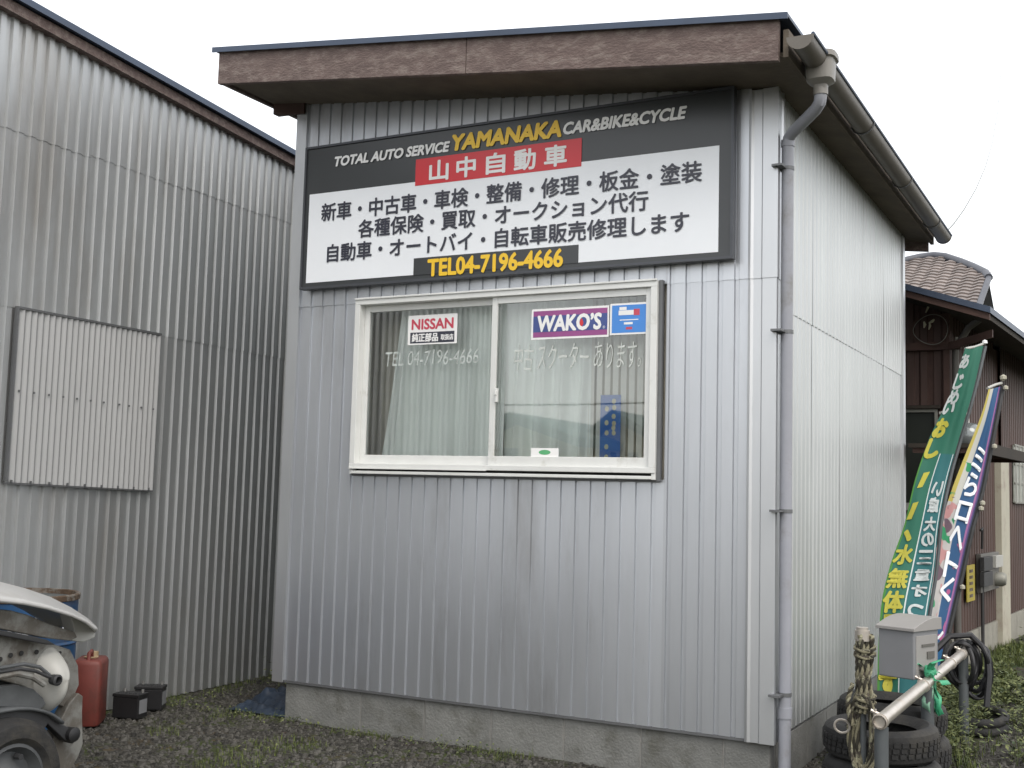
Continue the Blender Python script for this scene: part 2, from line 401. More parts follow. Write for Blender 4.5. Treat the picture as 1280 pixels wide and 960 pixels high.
# eaves
YF, YB = -.42, 3.46
s_ = MB(); s_.add([(-2.86,YF+.03,soff(-2.86)),(.15,YF+.03,soff(.15)),(.15,YB-.03,soff(.15)),(-2.86,YB-.03,soff(-2.86)),
                   (-2.86,YF+.03,soff(-2.86)+.02),(.15,YF+.03,soff(.15)+.02),(.15,YB-.03,soff(.15)+.02),(-2.86,YB-.03,soff(-2.86)+.02)],
                  [(0,3,2,1),(4,5,6,7),(0,1,5,4),(1,2,6,5),(2,3,7,6),(3,0,4,7)])
s_.build('soffit', M['soffit'], office)
# soffit battens running front to back
def slab(mb, x0, x1, y0, y1, lo, hi):
    mb.add([(x0,y0,lo(x0)),(x1,y0,lo(x1)),(x1,y1,lo(x1)),(x0,y1,lo(x0)),(x0,y0,hi(x0)),(x1,y0,hi(x1)),(x1,y1,hi(x1)),(x0,y1,hi(x0))],
           [(0,3,2,1),(4,5,6,7),(0,1,5,4),(1,2,6,5),(2,3,7,6),(3,0,4,7)])
for y in ():
    b_ = MB(); slab(b_, .03 if y > 0 else -2.8, .14, y, y+.03, lambda x: soff(x)-.028, lambda x: soff(x)-.001); b_.build('soffit_batten', M['soffit'], office)
fb0 = lambda x: 3.036 - .113*x
for x0, x1 in [(-2.905,-1.36), (-1.357,.135)]:
    f_ = MB(); slab(f_, x0, x1, YF-.018, YF+.012, fb0, lambda x: fb0(x)+.178); f_.build('fascia_board', M['fascia'], office, bevel=.003)
f_ = MB(); slab(f_, -2.905, .135, YB-.012, YB+.018, lambda x: soff(x)-.06, lambda x: soff(x)+.13); f_.build('fascia_board', M['fascia'], office)
MB().box((.15,YF-.0,soff(.15)-.012),(.172,YB,soff(.15)+.105)).build('fascia_board', M['soffit'], office)
MB().box((-2.905,YF+.015,soff(-2.9)-.01),(-2.88,YB-.015,soff(-2.9)+.16)).build('fascia_board', M['fascia'], office)
r_ = MB(); slab(r_, -2.935, .178, YF-.035, YB+.03, lambda x: fb0(x)+.1795, lambda x: fb0(x)+.194); 
slab(r_, -2.935, .178, YF-.041, YF-.035, lambda x: fb0(x)+.168, lambda x: fb0(x)+.196)
r_.build('roof_sheet', M['rooftop'], office)
MB().add([(-2.86,-.03,soff(-2.86)-.06),(-2.64,-.03,soff(-2.64)-.06),(-2.64,-.03,soff(-2.64)),(-2.86,-.03,soff(-2.86)),(-2.86,.02,soff(-2.86)-.06),(-2.64,-.022,soff(-2.64)-.06),(-2.64,-.022,soff(-2.64)),(-2.86,.02,soff(-2.86))],
         [(0,1,2,3),(7,6,5,4),(0,4,5,1),(2,6,7,3),(0,3,7,4)]).build('rafter_end', M['brownbeam'], office)
# gutter along the right eave
GX, GZ, GR = .232, 3.098, .052
gu = MB()
prof = [(GX + GR*math.cos(a), GZ + GR*math.sin(a)) for a in [math.pi + i*math.pi/10 for i in range(11)]]
prof += [(GX + (GR-.005)*math.cos(a), GZ + (GR-.005)*math.sin(a)) for a in [2*math.pi - i*math.pi/10 for i in range(11)]]
gu.prism(prof, 1, YF-.05, YB+.02)
gutter = gu.build('gutter', M['gutter'], office, smooth=True)
MB().tube([(GX+GR,YF-.05,GZ+.002),(GX+GR,YB+.03,GZ+.002)], .008, 8).build('gutter_bead', M['rooftop'], gutter, smooth=True)
for y in (YF-.052, YB+.018): MB().prism([(GX + (GR+.004)*math.cos(a), GZ + (GR+.004)*math.sin(a)) for a in [math.pi + i*math.pi/10 for i in range(11)]], 1, y, y+.006).build('end_cap', M['gutter'], gutter)
for i in range(3):
    y = .75 + i*1.1
    MB().tube([(GX-GR-.01,y,GZ+.01)] + [(GX + (GR+.004)*math.cos(a), y, GZ + (GR+.004)*math.sin(a)) for a in [math.pi + k*math.pi/8 for k in range(9)]], .004, 5).build('gutter_hook', M['clip'], gutter)
# collector box (hopper)
hb = MB(); hy = -.17
def rect_ring(mb, rings):
    o = len(mb.v)
    for cx, cy, hx, hyy, z in rings:
        for k in range(16):
            a = math.pi/8*k; e = .55
            c, s2 = math.cos(a), math.sin(a)
            mb.v.append((cx + hx*math.copysign(abs(c)**e, c), cy + hyy*math.copysign(abs(s2)**e, s2), z))
    for i in range(len(rings)-1):
        for k in range(16): mb.f.append((o+i*16+k, o+i*16+(k+1) % 16, o+(i+1)*16+(k+1) % 16, o+(i+1)*16+k))
    mb.f.append(tuple(o+k for k in range(16))[::-1]); mb.f.append(tuple(o+(len(rings)-1)*16+k for k in range(16)))
hx = GX + .012
rect_ring(hb, [(hx,hy,.026,.026,2.965),(hx,hy,.030,.030,2.985),(hx,hy,.056,.058,3.005),(hx,hy,.060,.063,3.09),(hx,hy,.070,.074,3.095),(hx,hy,.070,.074,3.118),(hx,hy,.062,.066,3.122)])
hb.build('collector_box', M['hopper'], gutter, smooth=True)
dpx, dpy = .05, .035
path = [(hx,hy,3.0),(hx,hy,2.94),(hx-.006,hy+.008,2.915),(hx-.03,hy+.035,2.897),(dpx+.03,dpy-.03,2.855),(dpx+.006,dpy-.006,2.838),(dpx,dpy,2.805),(dpx,dpy,-.02)]
dn = MB().tube(path, .0265, 16).build('downspout', M['pipe'], office, smooth=True)
MB().tube([(hx,hy,2.975),(hx,hy,2.945)], .031, 16).build('pipe_socket', M['hopper'], dn, smooth=True)
MB().tube([(dpx,dpy,2.83),(dpx,dpy,2.80)], .030, 16).build('pipe_socket', M['pipe'], dn, smooth=True)
MB().tube([(dpx,dpy,.345),(dpx,dpy,.30)], .0305, 16).build('pipe_socket', M['pipe'], dn, smooth=True)
for z in (2.70, 1.965, 1.18, .40):
    cl = MB().tube([(dpx,dpy,z-.008),(dpx,dpy,z+.008)], .029, 16); cl.box((.0,dpy-.085,z-.005),(.022,dpy+.03,z+.005)); cl.box((.016,dpy-.09,z-.005),(.05,dpy-.024,z+.004))
    cl.build('pipe_clip', M['clip'], dn)

# window
win = bpy.data.objects.new('window', None); COL.objects.link(win); win.parent = office; win.matrix_parent_inverse = Matrix.Translation(-office.location)
WL, WR, WB, WT = -2.225, -.528, 1.302, 2.220
fr = MB()
fr.box((WL,-.05,WT-.030),(WR,.06,WT)); fr.box((WL,-.050,WB+.055),(WL+.032,.06,WT-.030)); fr.box((WR-.032,-.050,WB+.055),(WR,.06,WT-.030))
fr.box((WL,-.052,WB+.030),(WR,.06,WB+.055)); fr.box((WL,-.046,WB),(WL+.018,-.004,WB+.03)); fr.box((WR-.018,-.046,WB),(WR,-.004,WB+.03))
fr.box((WL+.018,-.056,WB+.002),(WR-.018,-.008,WB+.017)); fr.box((WL,-.058,WT-.004),(WR,-.050,WT+.006))
fr.build('frame', M['frame'], win, bevel=.002)
MB().box((WL+.02,-.012,WB+.017),(WR-.02,-.006,WB+.030)).box((-1.30,-.03,WB+.019),(-1.22,-.012,WB+.027)).build('drain_slot', M['dark'], win)
sealant = MB().box((WL-.008,-.012,WB-.010),(WR+.010,-.004,WB-.001)); sealant.box((WR+.001,-.03,WB-.006),(WR+.018,-.004,WT+.002)); sealant.box((WL-.008,-.012,WB-.006),(WL-.001,-.004,WT)); sealant.build('flashing_seal', M['clip'], win)
def sash(x0, x1, y, lab):
    z0, z1 = WB+.055, WT-.030
    s = MB(); s.box((x0,y-.012,z0+.046),(x0+.030,y+.012,z1)); s.box((x1-.030,y-.012,z0+.046),(x1,y+.012,z1)); s.box((x0,y-.014,z0),(x1,y+.014,z0+.046)); s.box((x0+.030,y-.011,z1-.034),(x1-.030,y+.011,z1))
    s.build('sash', M['frame'], win, bevel=.0015)
    MB().box((x0+.028,y-.002,z0+.044),(x1-.028,y+.002,z1-.032)).build('glass', M['glass'], win)
MX = -1.390
sash(WL+.032, MX+.018, .010, ''); sash(MX-.016, WR-.032, -.018, '')
MB().box((MX+.020,-.046,1.665),(MX+.034,-.028,1.735)).box((MX+.022,-.056,1.700),(MX+.032,-.044,1.722)).build('latch', M['frame'], win, bevel=.003)
MB().box((WL+.002,-.062,WB+.027),(MX-.01,-.052,WB+.031)).build('track_lip', M['frame'], win)

# curtain and other things behind the glass
cu = MB()
def curt(x0, x1, y0, zt, zb, n, lean=0., amp=.018, seed=0):
    def f(u, v):
        x = x0 + (x1-x0)*u
        x += lean * (1-u)**2 * (v)          # gathered towards the top
        ph = u*n*6.28 + .7*math.sin(v*2.2+seed)
        return (x, y0 + amp*(.5+.5*(1-v))*(math.sin(ph) + .4*math.sin(2.3*ph+seed)), zb + (zt-zb)*v)
    return f
cu.grid(curt(-2.15, -1.40, .11, 2.205, 1.30, 5, .11, amp=.030), 110, 14)
tag(cu.build('curtain', M['curtain'], smooth=True), 'pale green curtain hanging in folds behind the left window pane', 'curtain', 'curtains inside the office window')
cu = MB(); cu.grid(curt(-1.41, -.93, .125, 2.205, 1.30, 4, .0, amp=.028, seed=2), 90, 14)
tag(cu.build('curtain', M['curtain'], smooth=True), 'pale green curtain behind the right window pane, ending short of the vertical blind', 'curtain', 'curtains inside the office window')
cu = MB(); cu.grid(curt(-2.45, -.35, .23, 2.205, 1.25, 16, .0, amp=.016, seed=5), 160, 8)  # added backing in place of the room, so the gaps look less dark
tag(cu.build('curtain', M['room'], smooth=True), 'beige backing cloth added behind the pale green curtains to brighten the gaps at both ends', 'curtain', 'curtains inside the office window')
bl = thing('vertical_blind', 'ivory vertical blind of narrow slats at the right end of the window', 'blind', (-.72,.12,1.3))
for i in range(9):
    x = -.93 + i*.042
    MB().obox((x,.13,1.76), (.012,.006,0), (.001,-.002,0), (0,0,.44)).build('slat', M['blind'], bl)
MB().box((-1.0,.10,2.18),(-.55,.16,2.205)).build('rail', M['frame'], bl)

# ------------------------------------------------------------------ lettering helper
def text_mesh(txt, bold=0., shear=0., spacing=1.):
    cu = bpy.data.curves.new('t', 'FONT'); cu.body = txt; cu.offset = bold; cu.shear = shear; cu.space_character = spacing; cu.resolution_u = 3; cu.fill_mode = 'FRONT'
    ob = bpy.data.objects.new('t', cu); COL.objects.link(ob)
    dg = bpy.context.evaluated_depsgraph_get(); me = bpy.data.meshes.new_from_object(ob.evaluated_get(dg))
    v = [tuple(x.co) for x in me.vertices]; f = [tuple(p.vertices) for p in me.polygons]
    bpy.data.objects.remove(ob); bpy.data.meshes.remove(me); bpy.data.curves.remove(cu)
    return v, f
def fit_text(txt, place, u0, u1, v0, v1, mt, parent=None, bold=0., shear=0., spacing=1., slant=0., name='lettering', wbold=0.):
    """scales the text so that its outline fills u0..u1, v0..v1; place(u, v) gives the world point.
    wbold thickens the strokes (world units in u and v) by printing the outline several times, each a hair above the last"""
    v, f = text_mesh(txt, bold, shear, spacing)
    if not v: return None
    xs = [a[0] for a in v]; ys = [a[1] for a in v]; x0, x1, y0, y1 = min(xs), max(xs), min(ys), max(ys)
    sh = [(0, 0)]
    if wbold:
        ku = wbold if not isinstance(wbold, tuple) else wbold[0]; kv = wbold if not isinstance(wbold, tuple) else wbold[1]
        sh = [(0, 0)] + [(ku*math.cos(k*math.pi/4), kv*math.sin(k*math.pi/4)) for k in range(8)]
    mb = MB(); o = Vector(place(u0, v0)); 
    for k, (du, dv) in enumerate(sh):
        mb.add([Vector(place(u0 + (u1-u0)*(a[0]-x0)/(x1-x0) + du, v0 + (v1-v0)*(a[1]-y0)/(y1-y0) + dv)) + Vector((0, -.00008*k, 0)) for a in v], f)
    return mb.build(name, mt, parent)

# ------------------------------------------------------------------ signboard
SY = -.062
sg = thing('signboard', 'wide black and white shop signboard with a red name panel above the window', 'sign', (-1.4, SY, 2.3))
SL, SR, SB, ST = px((378,340),1,SY).x, px((914,200),1,SY).x, 2.303, 3.068
MB().box((SL,SY+.003,SB),(SR,-.026,ST)).build('sign_panel', M['black'], sg)
e = .012
MB().box((SL-e,SY-.006,SB-e),(SR+e,-.024,SB)).box((SL-e,SY-.006,ST),(SR+e,-.024,ST+e)).box((SL-e,SY-.006,SB),(SL,-.024,ST)).box((SR,SY-.006,SB),(SR+e,-.024,ST)).build('sign_frame', M['signedge'], sg)
def spx(p): q = px(p, 1, SY); return q.x, q.z
wl, wt = spx((387,243)); wr, _ = spx((899,182)); _, wb = spx((600,338)); wt = (wt + spx((899,182))[1])/2
wb = (spx((383,353))[1] + spx((895,316))[1])/2
MB().box((wl,SY+.001,wb),(wr,SY+.003,wt)).build('white_panel', M['signwhite'], sg)
rx0 = (spx((519,200))[0]+spx((520,232))[0])/2; rx1 = spx((727,188))[0]; rz1 = (spx((519,199))[1]+spx((728,173))[1])/2; rz0 = (spx((520,232))[1]+spx((727,203))[1])/2 - .010
MB().box((rx0,SY-.001,rz0),(rx1,SY+.001,rz1)).build('red_panel', M['red'], sg)
tx0 = spx((517,335))[0]; tx1 = spx((723,320))[0]; tz1 = (spx((516,322))[1]+spx((723,307))[1])/2
MB().box((tx0,SY-.001,wb-.002),(tx1,SY+.001,tz1)).build('black_panel', M['black'], sg)
pl = lambda u, v: (u, SY-.0025, v)
def sline(txt, lb, rb, h, mt, bold=0., shear=0., spacing=1., wbold=0.):
    """lb, rb: left and right ends of the foot of the line in the photograph; h: height in metres"""
    a, b = spx(lb), spx(rb); z = (a[1]+b[1])/2
    fit_text(txt, pl, a[0], b[0], z, z+h, mt, sg, bold, shear, spacing, wbold=wbold)
sline('TOTAL AUTO SERVICE', (419,208), (562,189), .050, M['white'], 0, .22, wbold=.0032)
sline('YAMANAKA', (566,188), (701,170), .076, M['yellow'], 0, .15, wbold=.0055)
sline('CAR&BIKE&CYCLE', (705,167), (858,149), .056, M['white'], 0, .22, wbold=.0034)
for ch, xa, xb, ya, yb2 in (('山',537,560,228,225), ('中',571,594,224,221), ('自',608,631,220,216), ('動',643,669,216,212), ('車',681,708,210,206)):
    fit_text(ch, pl, spx((xa,ya))[0], spx((xb,yb2))[0], rz0+.016, rz0+.118, M['white'], sg, wbold=.0034)
sline('新車・中古車・車検・整備・修理・板金・塗装', (402,276), (877,228), .098, M['ink'], wbold=.0021)
sline('各種保険・買取・オークション代行', (448,299), (810,261), .095, M['ink'], wbold=.0021)
sline('自動車・オートバイ・自転車販売修理します', (409,329), (861,288), .095, M['ink'], wbold=.0021)
sline('TEL04-7196-4666', (535,345), (703,333), .084, M['yellow'], wbold=.0042)

# ------------------------------------------------------------------ stickers on the glass
GY = -.0225      # outer face of the right pane, the left one is further in
def sticker(label, cx, tl, br, y, mt, th=.0015):
    a, b = px(tl, 1, y), px(br, 1, y)
    t = thing('sticker', label, 'sticker', ((a.x+b.x)/2, y, (a.z+b.z)/2), 'stickers on the office window')
    MB().box((a.x, y-th, b.z), (b.x, y, a.z)).build('backing', mt, t)
    return t, a, b
t, a, b = sticker('white and black car parts sticker in the left window pane', 0, (511,395), (571,429), .006, M['white'])
w, h = b.x-a.x, a.z-b.z; y = .0042
P = lambda u, v: (a.x+u*w, y, b.z+v*h)
MB().box((a.x+.05*w,.0040,b.z+.05*h),(b.x-.05*w,.0046,b.z+.42*h)).build('black_band', M['ink'], t)
P2 = lambda u, v: (a.x+u*w, .0036, b.z+v*h)
fit_text('NISSAN', P2, .08, .92, .52, .86, M['nred'], t, wbold=(.008,.016)); fit_text('純正部品', P2, .09, .62, .10, .38, M['white'], t, wbold=(.005,.009)); fit_text('取扱店', P2, .68, .93, .13, .32, M['white'], t, wbold=(.003,.006))
t, a, b = sticker('long purple and navy oil brand sticker at the top of the right pane', 0, (665,387), (761,421), GY, M['white'])
a1, b1_ = a.copy(), b.copy(); w1, h1 = b.x-a.x, a.z-b.z
MB().box((a.x+.025*w1,GY-.0022,b.z+.07*h1),(b.x-.02*w1,GY-.0016,a.z-.07*h1)).build('purple_field', M['stick_purple'], t)
MB().box((a.x+.025*w1,GY-.0028,b.z+.24*h1),(b.x-.02*w1,GY-.0023,a.z-.24*h1)).build('navy_field', M['stick_navy'], t)
P3 = lambda u, v: (a1.x+u*w1, GY-.0033, b1_.z+v*h1)
fit_text('WAKO’S', P3, .09, .90, .27, .76, M['white'], t, 0, .08, wbold=(.009,.028)); fit_text('®', P3, .925, .955, .27, .36, M['white'], t)
MB().add([P3(.655+.024*math.cos(k*.4)*(1-.5*max(0, math.sin(k*.4))), .50+.13*math.sin(k*.4)) for k in range(16)], [tuple(range(16))]).build('red_drop', M['red'], t)
t, a, b = sticker('small bright blue sticker right beside the purple one', 0, (763,380), (812,417), GY-.0005, M['white'])
a2_, b2_ = a.copy(), b.copy(); w2, h2 = b.x-a.x, a.z-b.z
MB().box((a.x+.05*w2,GY-.0027,b.z+.06*h2),(b.x-.05*w2,GY-.0021,a.z-.06*h2)).build('blue_field', M['stick_blue'], t)
def P4(u, v): return (a2_.x+u*w2, GY-.0032, b2_.z+v*h2)
def rect_mark(u0, v0, u1, v1, mt, parent, P, name='print_mark'):
    MB().add([P(u0,v0),P(u1,v0),P(u1,v1),P(u0,v1)], [(0,1,2,3)]).build(name, mt, parent)
rect_mark(.24,.78,.42,.88,M['white'],t,P4); rect_mark(.22,.62,.60,.77,M['white'],t,P4); rect_mark(.60,.60,.75,.80,M['nred'],t,P4)
rect_mark(.25,.45,.72,.48,M['white'],t,P4); rect_mark(.36,.32,.58,.39,M['white'],t,P4); rect_mark(.41,.16,.57,.24,M['nred'],t,P4)
# blue vertical notice with cream roundels, inside the right pane
t, a, b = sticker('tall blue notice with cream dots at the bottom right of the window', 0, (751,494), (775,573), .06, M['poster_blue'])
for u, z in ((.66,.90),(.32,.78),(.68,.80),(.66,.66),(.32,.56),(.68,.55),(.33,.40),(.68,.40),(.66,.48),(.33,.18),(.33,.02)):
    c = Vector((a.x+u*(b.x-a.x), .058, b.z+z*(a.z-b.z)))
    MB().add([(c.x+.011*math.cos(k*.785), .0580, c.z+.013*math.sin(k*.785)) for k in range(8)], [tuple(range(8))]).build('roundel', M['poster_yel'], t)
a, b = px((664,560), 1, -.026), px((698,573), 1, -.026)
t = thing('card', 'small white card with a green mark standing at the foot of the right pane', 'card', ((a.x+b.x)/2, .02, b.z))
MB().box((a.x,-.027,b.z-.002),(b.x,-.0255,a.z)).build('backing', M['white'], t)
MB().add([((a.x+b.x)/2+.032*math.cos(k*.52), -.0276, (a.z+b.z)/2+.004+.012*math.sin(k*.52)) for k in range(12)], [tuple(range(12))]).build('green_mark', M['cardgreen'], t)
# marker-pen writing on the two panes
def pen(txt, tl, br, y, lab, mt='pen'):
    a, b = px(tl, 1, y), px(br, 1, y)
    o = fit_text(txt, lambda u, v: (u, y, v + .010*noise.noise(Vector((u*14, 0, 0)))), a.x, b.x, b.z, a.z, M[mt], None, -.002, .12, name='handwriting')
    tag(o, lab, 'writing', 'marker pen writing on the window')
pen('TEL 04-7196-4666', (482,440), (598,454), .0070, 'faint white telephone number written by hand on the left pane', 'penfaint')
pen('中古 スクーター あります。', (643,431), (801,460), GY-.001, 'white handwritten line in marker pen across the right pane')

# ------------------------------------------------------------------ warehouse on the left
A = math.radians(-2.9); WO = Vector((-3.6, .4, 0)); WD = Vector((math.sin(A), math.cos(A), 0)); WN = Vector((math.cos(A), -math.sin(A), 0))
def wp(s, d, z): return WO + WD*s + WN*d + Vector((0,0,z))
ware = thing('warehouse', 'large grey corrugated metal shed left of the office', 'building', tuple(wp(1,-2,0)))
wtop = lambda s: 3.435 - .062*s
e_ = [-4.2,-3.4,-2.62,-1.86,-1.10,-.345,.415,1.175,1.94,2.70,3.5,4.3]
kw = dict(pitch=.0770, groove=.030, slope=.007, depth=.015, phase=-1.466)
for a, b in zip(e_, e_[1:]):
    for z0, z1, off in ((-.01, lambda s: 2.086, 0), (2.078, lambda s: 2.998+.018*s, .003), (2.99, wtop, .006)):
        if z0 > 2.9: z0b = 2.99 + .018*(a+b)/2
        else: z0b = z0
        ribbed(a-.004, b+.004, z0b, z1, lambda s, d, z, off=off+(.0012 if e_.index(a) % 2 else 0): wp(s, d+off, z), **kw).build('wall_sheet', M['ware'], ware)
MB().add([wp(-4.2,-.03,-.05),wp(4.3,-.03,-.05),wp(4.3,-.03,wtop(4.3)),wp(-4.2,-.03,wtop(-4.2)),wp(-4.2,-5,-.05),wp(4.3,-5,-.05),wp(4.3,-5,wtop(4.3)+.9),wp(-4.2,-5,wtop(-4.2)+.9)],
         [(0,1,2,3),(5,4,7,6),(4,0,3,7),(1,5,6,2)]).build('inner_wall', M['brownbeam'], ware)
rf = MB()
def wslab(mb, s0, s1, d0, d1, lo0, hi0):
    mb.add([wp(s0,d0,lo0(s0)),wp(s1,d0,lo0(s1)),wp(s1,d1,lo0(s1)),wp(s0,d1,lo0(s0)),wp(s0,d0,hi0(s0)),wp(s1,d0,hi0(s1)),wp(s1,d1,hi0(s1)),wp(s0,d1,hi0(s0))],
           [(0,1,2,3),(7,6,5,4),(4,5,1,0),(5,6,2,1),(6,7,3,2),(7,4,0,3)])
wslab(rf, -4.3, 4.4, -.02, .050, lambda s: wtop(s)-.01, lambda s: wtop(s)+.045); rf.build('eaves_board', M['fascia'], ware)
rf = MB(); rf.add([wp(-4.3,.085,wtop(-4.3)+.047),wp(4.4,.085,wtop(4.4)+.047),wp(4.4,-5.1,wtop(4.4)+1.0),wp(-4.3,-5.1,wtop(-4.3)+1.0),
                   wp(-4.3,.085,wtop(-4.3)+.082),wp(4.4,.085,wtop(4.4)+.082),wp(4.4,-5.1,wtop(4.4)+1.035),wp(-4.3,-5.1,wtop(-4.3)+1.035)],
                  [(3,2,1,0),(4,5,6,7),(0,1,5,4),(1,2,6,5),(2,3,7,6),(3,0,4,7)]).build('roof_sheet', M['rooftop'], ware)
# finer corrugated patch panel
pn = MB(); s0, s1 = -1.522, -.507; n = 26*8
for j, zz in enumerate((0, 1)):
    for i in range(n+1):
        s = s0 + (s1-s0)*i/n; z = (1.212 - .028*(i/n)) if zz == 0 else 2.078 - .006*(i/n)
        pn.v.append(tuple(wp(s, .019 + .006*math.cos(2*math.pi*i/8), z)))
pn.f = [(i, i+1, n+2+i, n+1+i) for i in range(n)]
pn.build('patch_panel', M['patch'], ware, smooth=True)
MB().obox(wp(-1.015,.014,2.080), WD*.512, WN*.014, (0,0,.006)).build('panel_flashing', M['clip'], ware)
MB().obox(wp(-1.015,.012,1.193), WD*.512-Vector((0,0,.013)), WN*.012, (0,0,.004)).build('panel_flashing', M['clip'], ware)
MB().obox(wp(-1.526,.016,1.646), WD*.003, WN*.014, (0,0,.43)).build('panel_flashing', M['clip'], ware)
for i in range(11):
    s = -1.49 + i*.095 + (.02 if i == 7 else 0)
    MB().obox(wp(s, .027, 1.665-.002*i), WD*.004, WN*.003, (0,0,.005)).build('bolt', M['clip'], ware)
for i in range(9):
    s = -1.50 + i*.12
    MB().obox(wp(s, .026, 1.216-.003*i), WD*.004, WN*.004, (0,0,.007)).build('bolt', M['clip'], ware)

# ------------------------------------------------------------------ brown house behind, right
BH = math.radians(4.3); BD = Vector((math.sin(BH), math.cos(BH), 0)); BN = Vector((math.cos(BH), -math.sin(BH), 0)); BO = Vector((.148, 4.28, 0))
def bp_(s, d, z): return BO + BD*s + BN*d + Vector((0,0,z))
house = thing('brown_house', 'low brown metal clad house behind the office with dark overhanging eaves', 'house', tuple(bp_(3,-1.5,0)))
def bpx(p, d=0.): return px_plane(p, bp_(0,d,0), BN)
def bs(p, d=0.): q = bpx(p, d); return (q-BO).dot(BD), q.z
EC = px((1238,391), 1, 3.72)          # outer corner of the eaves
rk = px((1128,361), 1, 3.72); sl_ = (rk.z-EC.z)/(EC.x-rk.x)
roof_under = lambda x: EC.z + sl_*(EC.x-x) - .01
kb = dict(pitch=.10, groove=.03, slope=.01, depth=.014)
for a, b in ((0,.9),(.9,1.85),(2.18,2.60),(2.60,3.6),(3.6,4.6),(4.6,5.6),(5.6,6.6)):
    ribbed(a+.002, b-.002, .23, lambda s: roof_under(BO.x+.0), lambda s, d, z: bp_(s, d, z), **kb).build('wall_sheet', M['brown'], house)
# gable wall towards the office
for a, b in ((-.2,0),(-.75,-.2),(-1.3,-.75),(-2.2,-1.3),(-3.2,-2.2)):
    ribbed(-b+.002, -a-.002, .23, lambda s: roof_under(BO.x-s), lambda s, d, z: (BO.x-s, BO.y-d, z), **kb).build('wall_sheet', M['brown'], house)
MB().box((BO.x-3.2,BO.y+.02,0),(BO.x-.02,BO.y+.08,roof_under(BO.x)-.05)).add([bp_(0,-.03,0),bp_(6.6,-.03,0),bp_(6.6,-.03,roof_under(BO.x)-.05),bp_(0,-.03,roof_under(BO.x)-.05),bp_(0,-3,0),bp_(6.6,-3,0),bp_(6.6,-3,roof_under(BO.x-3)-.1),bp_(0,-3,roof_under(BO.x-3)-.1)],
    [(0,1,2,3),(5,4,7,6),(1,5,6,2),(4,0,3,7)]).build('inner_wall', M['brownbeam'], house)
MB().obox(bp_(0,.0,1.6), BD*.05, BN*.022, (0,0,roof_under(BO.x)-1.62)).build('corner_post', M['brownbeam'], house)
MB().tube([bp_(-.02,.06,0), bp_(-.02,.06,2.4), bp_(-.05,.16,2.55), bp_(-.10,.28,2.62)], .026, 10).build('drainpipe', M['meter'], house, smooth=True)
MB().tube([bp_(.09,.045,0), bp_(.09,.045,2.5)], .012, 8).build('conduit', M['winpale'], house)
MB().box((BO.x-3.2,BO.y-.06,2.39),(BO.x+.1,BO.y-.012,2.45)).build('wall_beam', M['brownbeam'], house)
# foundation of separate blocks
for i in range(16):
    a = i*.4 + .02
    if 1.86 < a+.2 < 2.18: continue
    MB().add([bp_(a+.004,-.05,-.03),bp_(a+.396,-.05,-.03),bp_(a+.396,.010,-.03),bp_(a+.004,.010,-.03),bp_(a+.004,-.05,.222),bp_(a+.396,-.05,.222),bp_(a+.396,.010,.222),bp_(a+.004,.010,.222)],
             [(0,3,2,1),(4,5,6,7),(0,1,5,4),(1,2,6,5),(2,3,7,6),(3,0,4,7)][:]).build('block', M['pale_block'], house)
# doorway post
s, z = bs((1243,570)); s2, _ = bs((1253,570))
MB().obox(bp_((s+s2)/2+.02,.022,.86), BD*((s2-s)/2), BN*.03, (0,0,.86)).build('door_post', M['cream'], house, bevel=.004)
# small lattice window at the right
wsa, zt = bs((1265,556)); wsb = wsa+1.0; _, zb = bs((1266,628))
wn = MB(); wn.obox(bp_((wsa+wsb)/2,.01,(zt+zb)/2), BD*.5, BN*.006, (0,0,(zt-zb)/2)); w0 = wn.build('window', M['frost'], house)
for k in range(6): MB().obox(bp_(wsa+.05+k*.2,.026,(zt+zb)/2), BD*.008, BN*.006, (0,0,(zt-zb)/2)).build('window_bar', M['winpale'], w0)
for k in range(4): MB().obox(bp_((wsa+wsb)/2,.020,zb+(zt-zb)*k/3), BD*.5, BN*.006, (0,0,.009)).build('window_bar', M['winframe'], w0)
# gable window
ga, gb = px((1126,512),1,BO.y-.03), px((1173,637),1,BO.y-.03)
w1_ = MB().box((ga.x-1.0,BO.y-.020,gb.z),(gb.x,BO.y-.010,ga.z)).build('window', M['darkglass'], house)
MB().box((ga.x-1.0,BO.y-.04,ga.z-.022),(gb.x,BO.y-.018,ga.z)).box((gb.x-.022,BO.y-.04,gb.z+.045),(gb.x,BO.y-.018,ga.z-.022)).build('window_frame', M['winframe'], w1_)
MB().box((ga.x-1.0,BO.y-.045,gb.z-.01),(gb.x+.01,BO.y-.018,gb.z+.045)).build('window_sill', M['winpale'], w1_)
MB().box((ga.x-1.02,BO.y-.07,ga.z+.004),(gb.x+.02,BO.y-.012,ga.z+.03)).build('window_hood', M['darksoffit'], w1_)
def eav(s, back, dz=0): 
    q = Vector((EC.x, EC.y, 0)) + BD*s - Vector((1,0,0))*back; q.z = EC.z + sl_*back + dz; return q
rr = MB(); rr.add([eav(0,0,0),eav(8,0,0),eav(8,3.6,0),eav(0,3.6,0),eav(0,0,.045),eav(8,0,.045),eav(8,3.6,.045),eav(0,3.6,.045)],
                  [(3,2,1,0),(4,5,6,7),(0,1,5,4),(1,2,6,5),(2,3,7,6),(3,0,4,7)]); rr.build('roof_sheet', M['rooftop'], house)
rr = MB(); rr.add([eav(.02,.01,-.05),eav(.05,.01,-.05),eav(.05,3.6,-.05),eav(.02,3.6,-.05),eav(.02,.01,-.002),eav(.05,.01,-.002),eav(.05,3.6,-.002),eav(.02,3.6,-.002)],
                  [(3,2,1,0),(4,5,6,7),(0,1,5,4),(1,2,6,5),(2,3,7,6),(3,0,4,7)]); rr.build('bargeboard', M['brownbeam'], house)
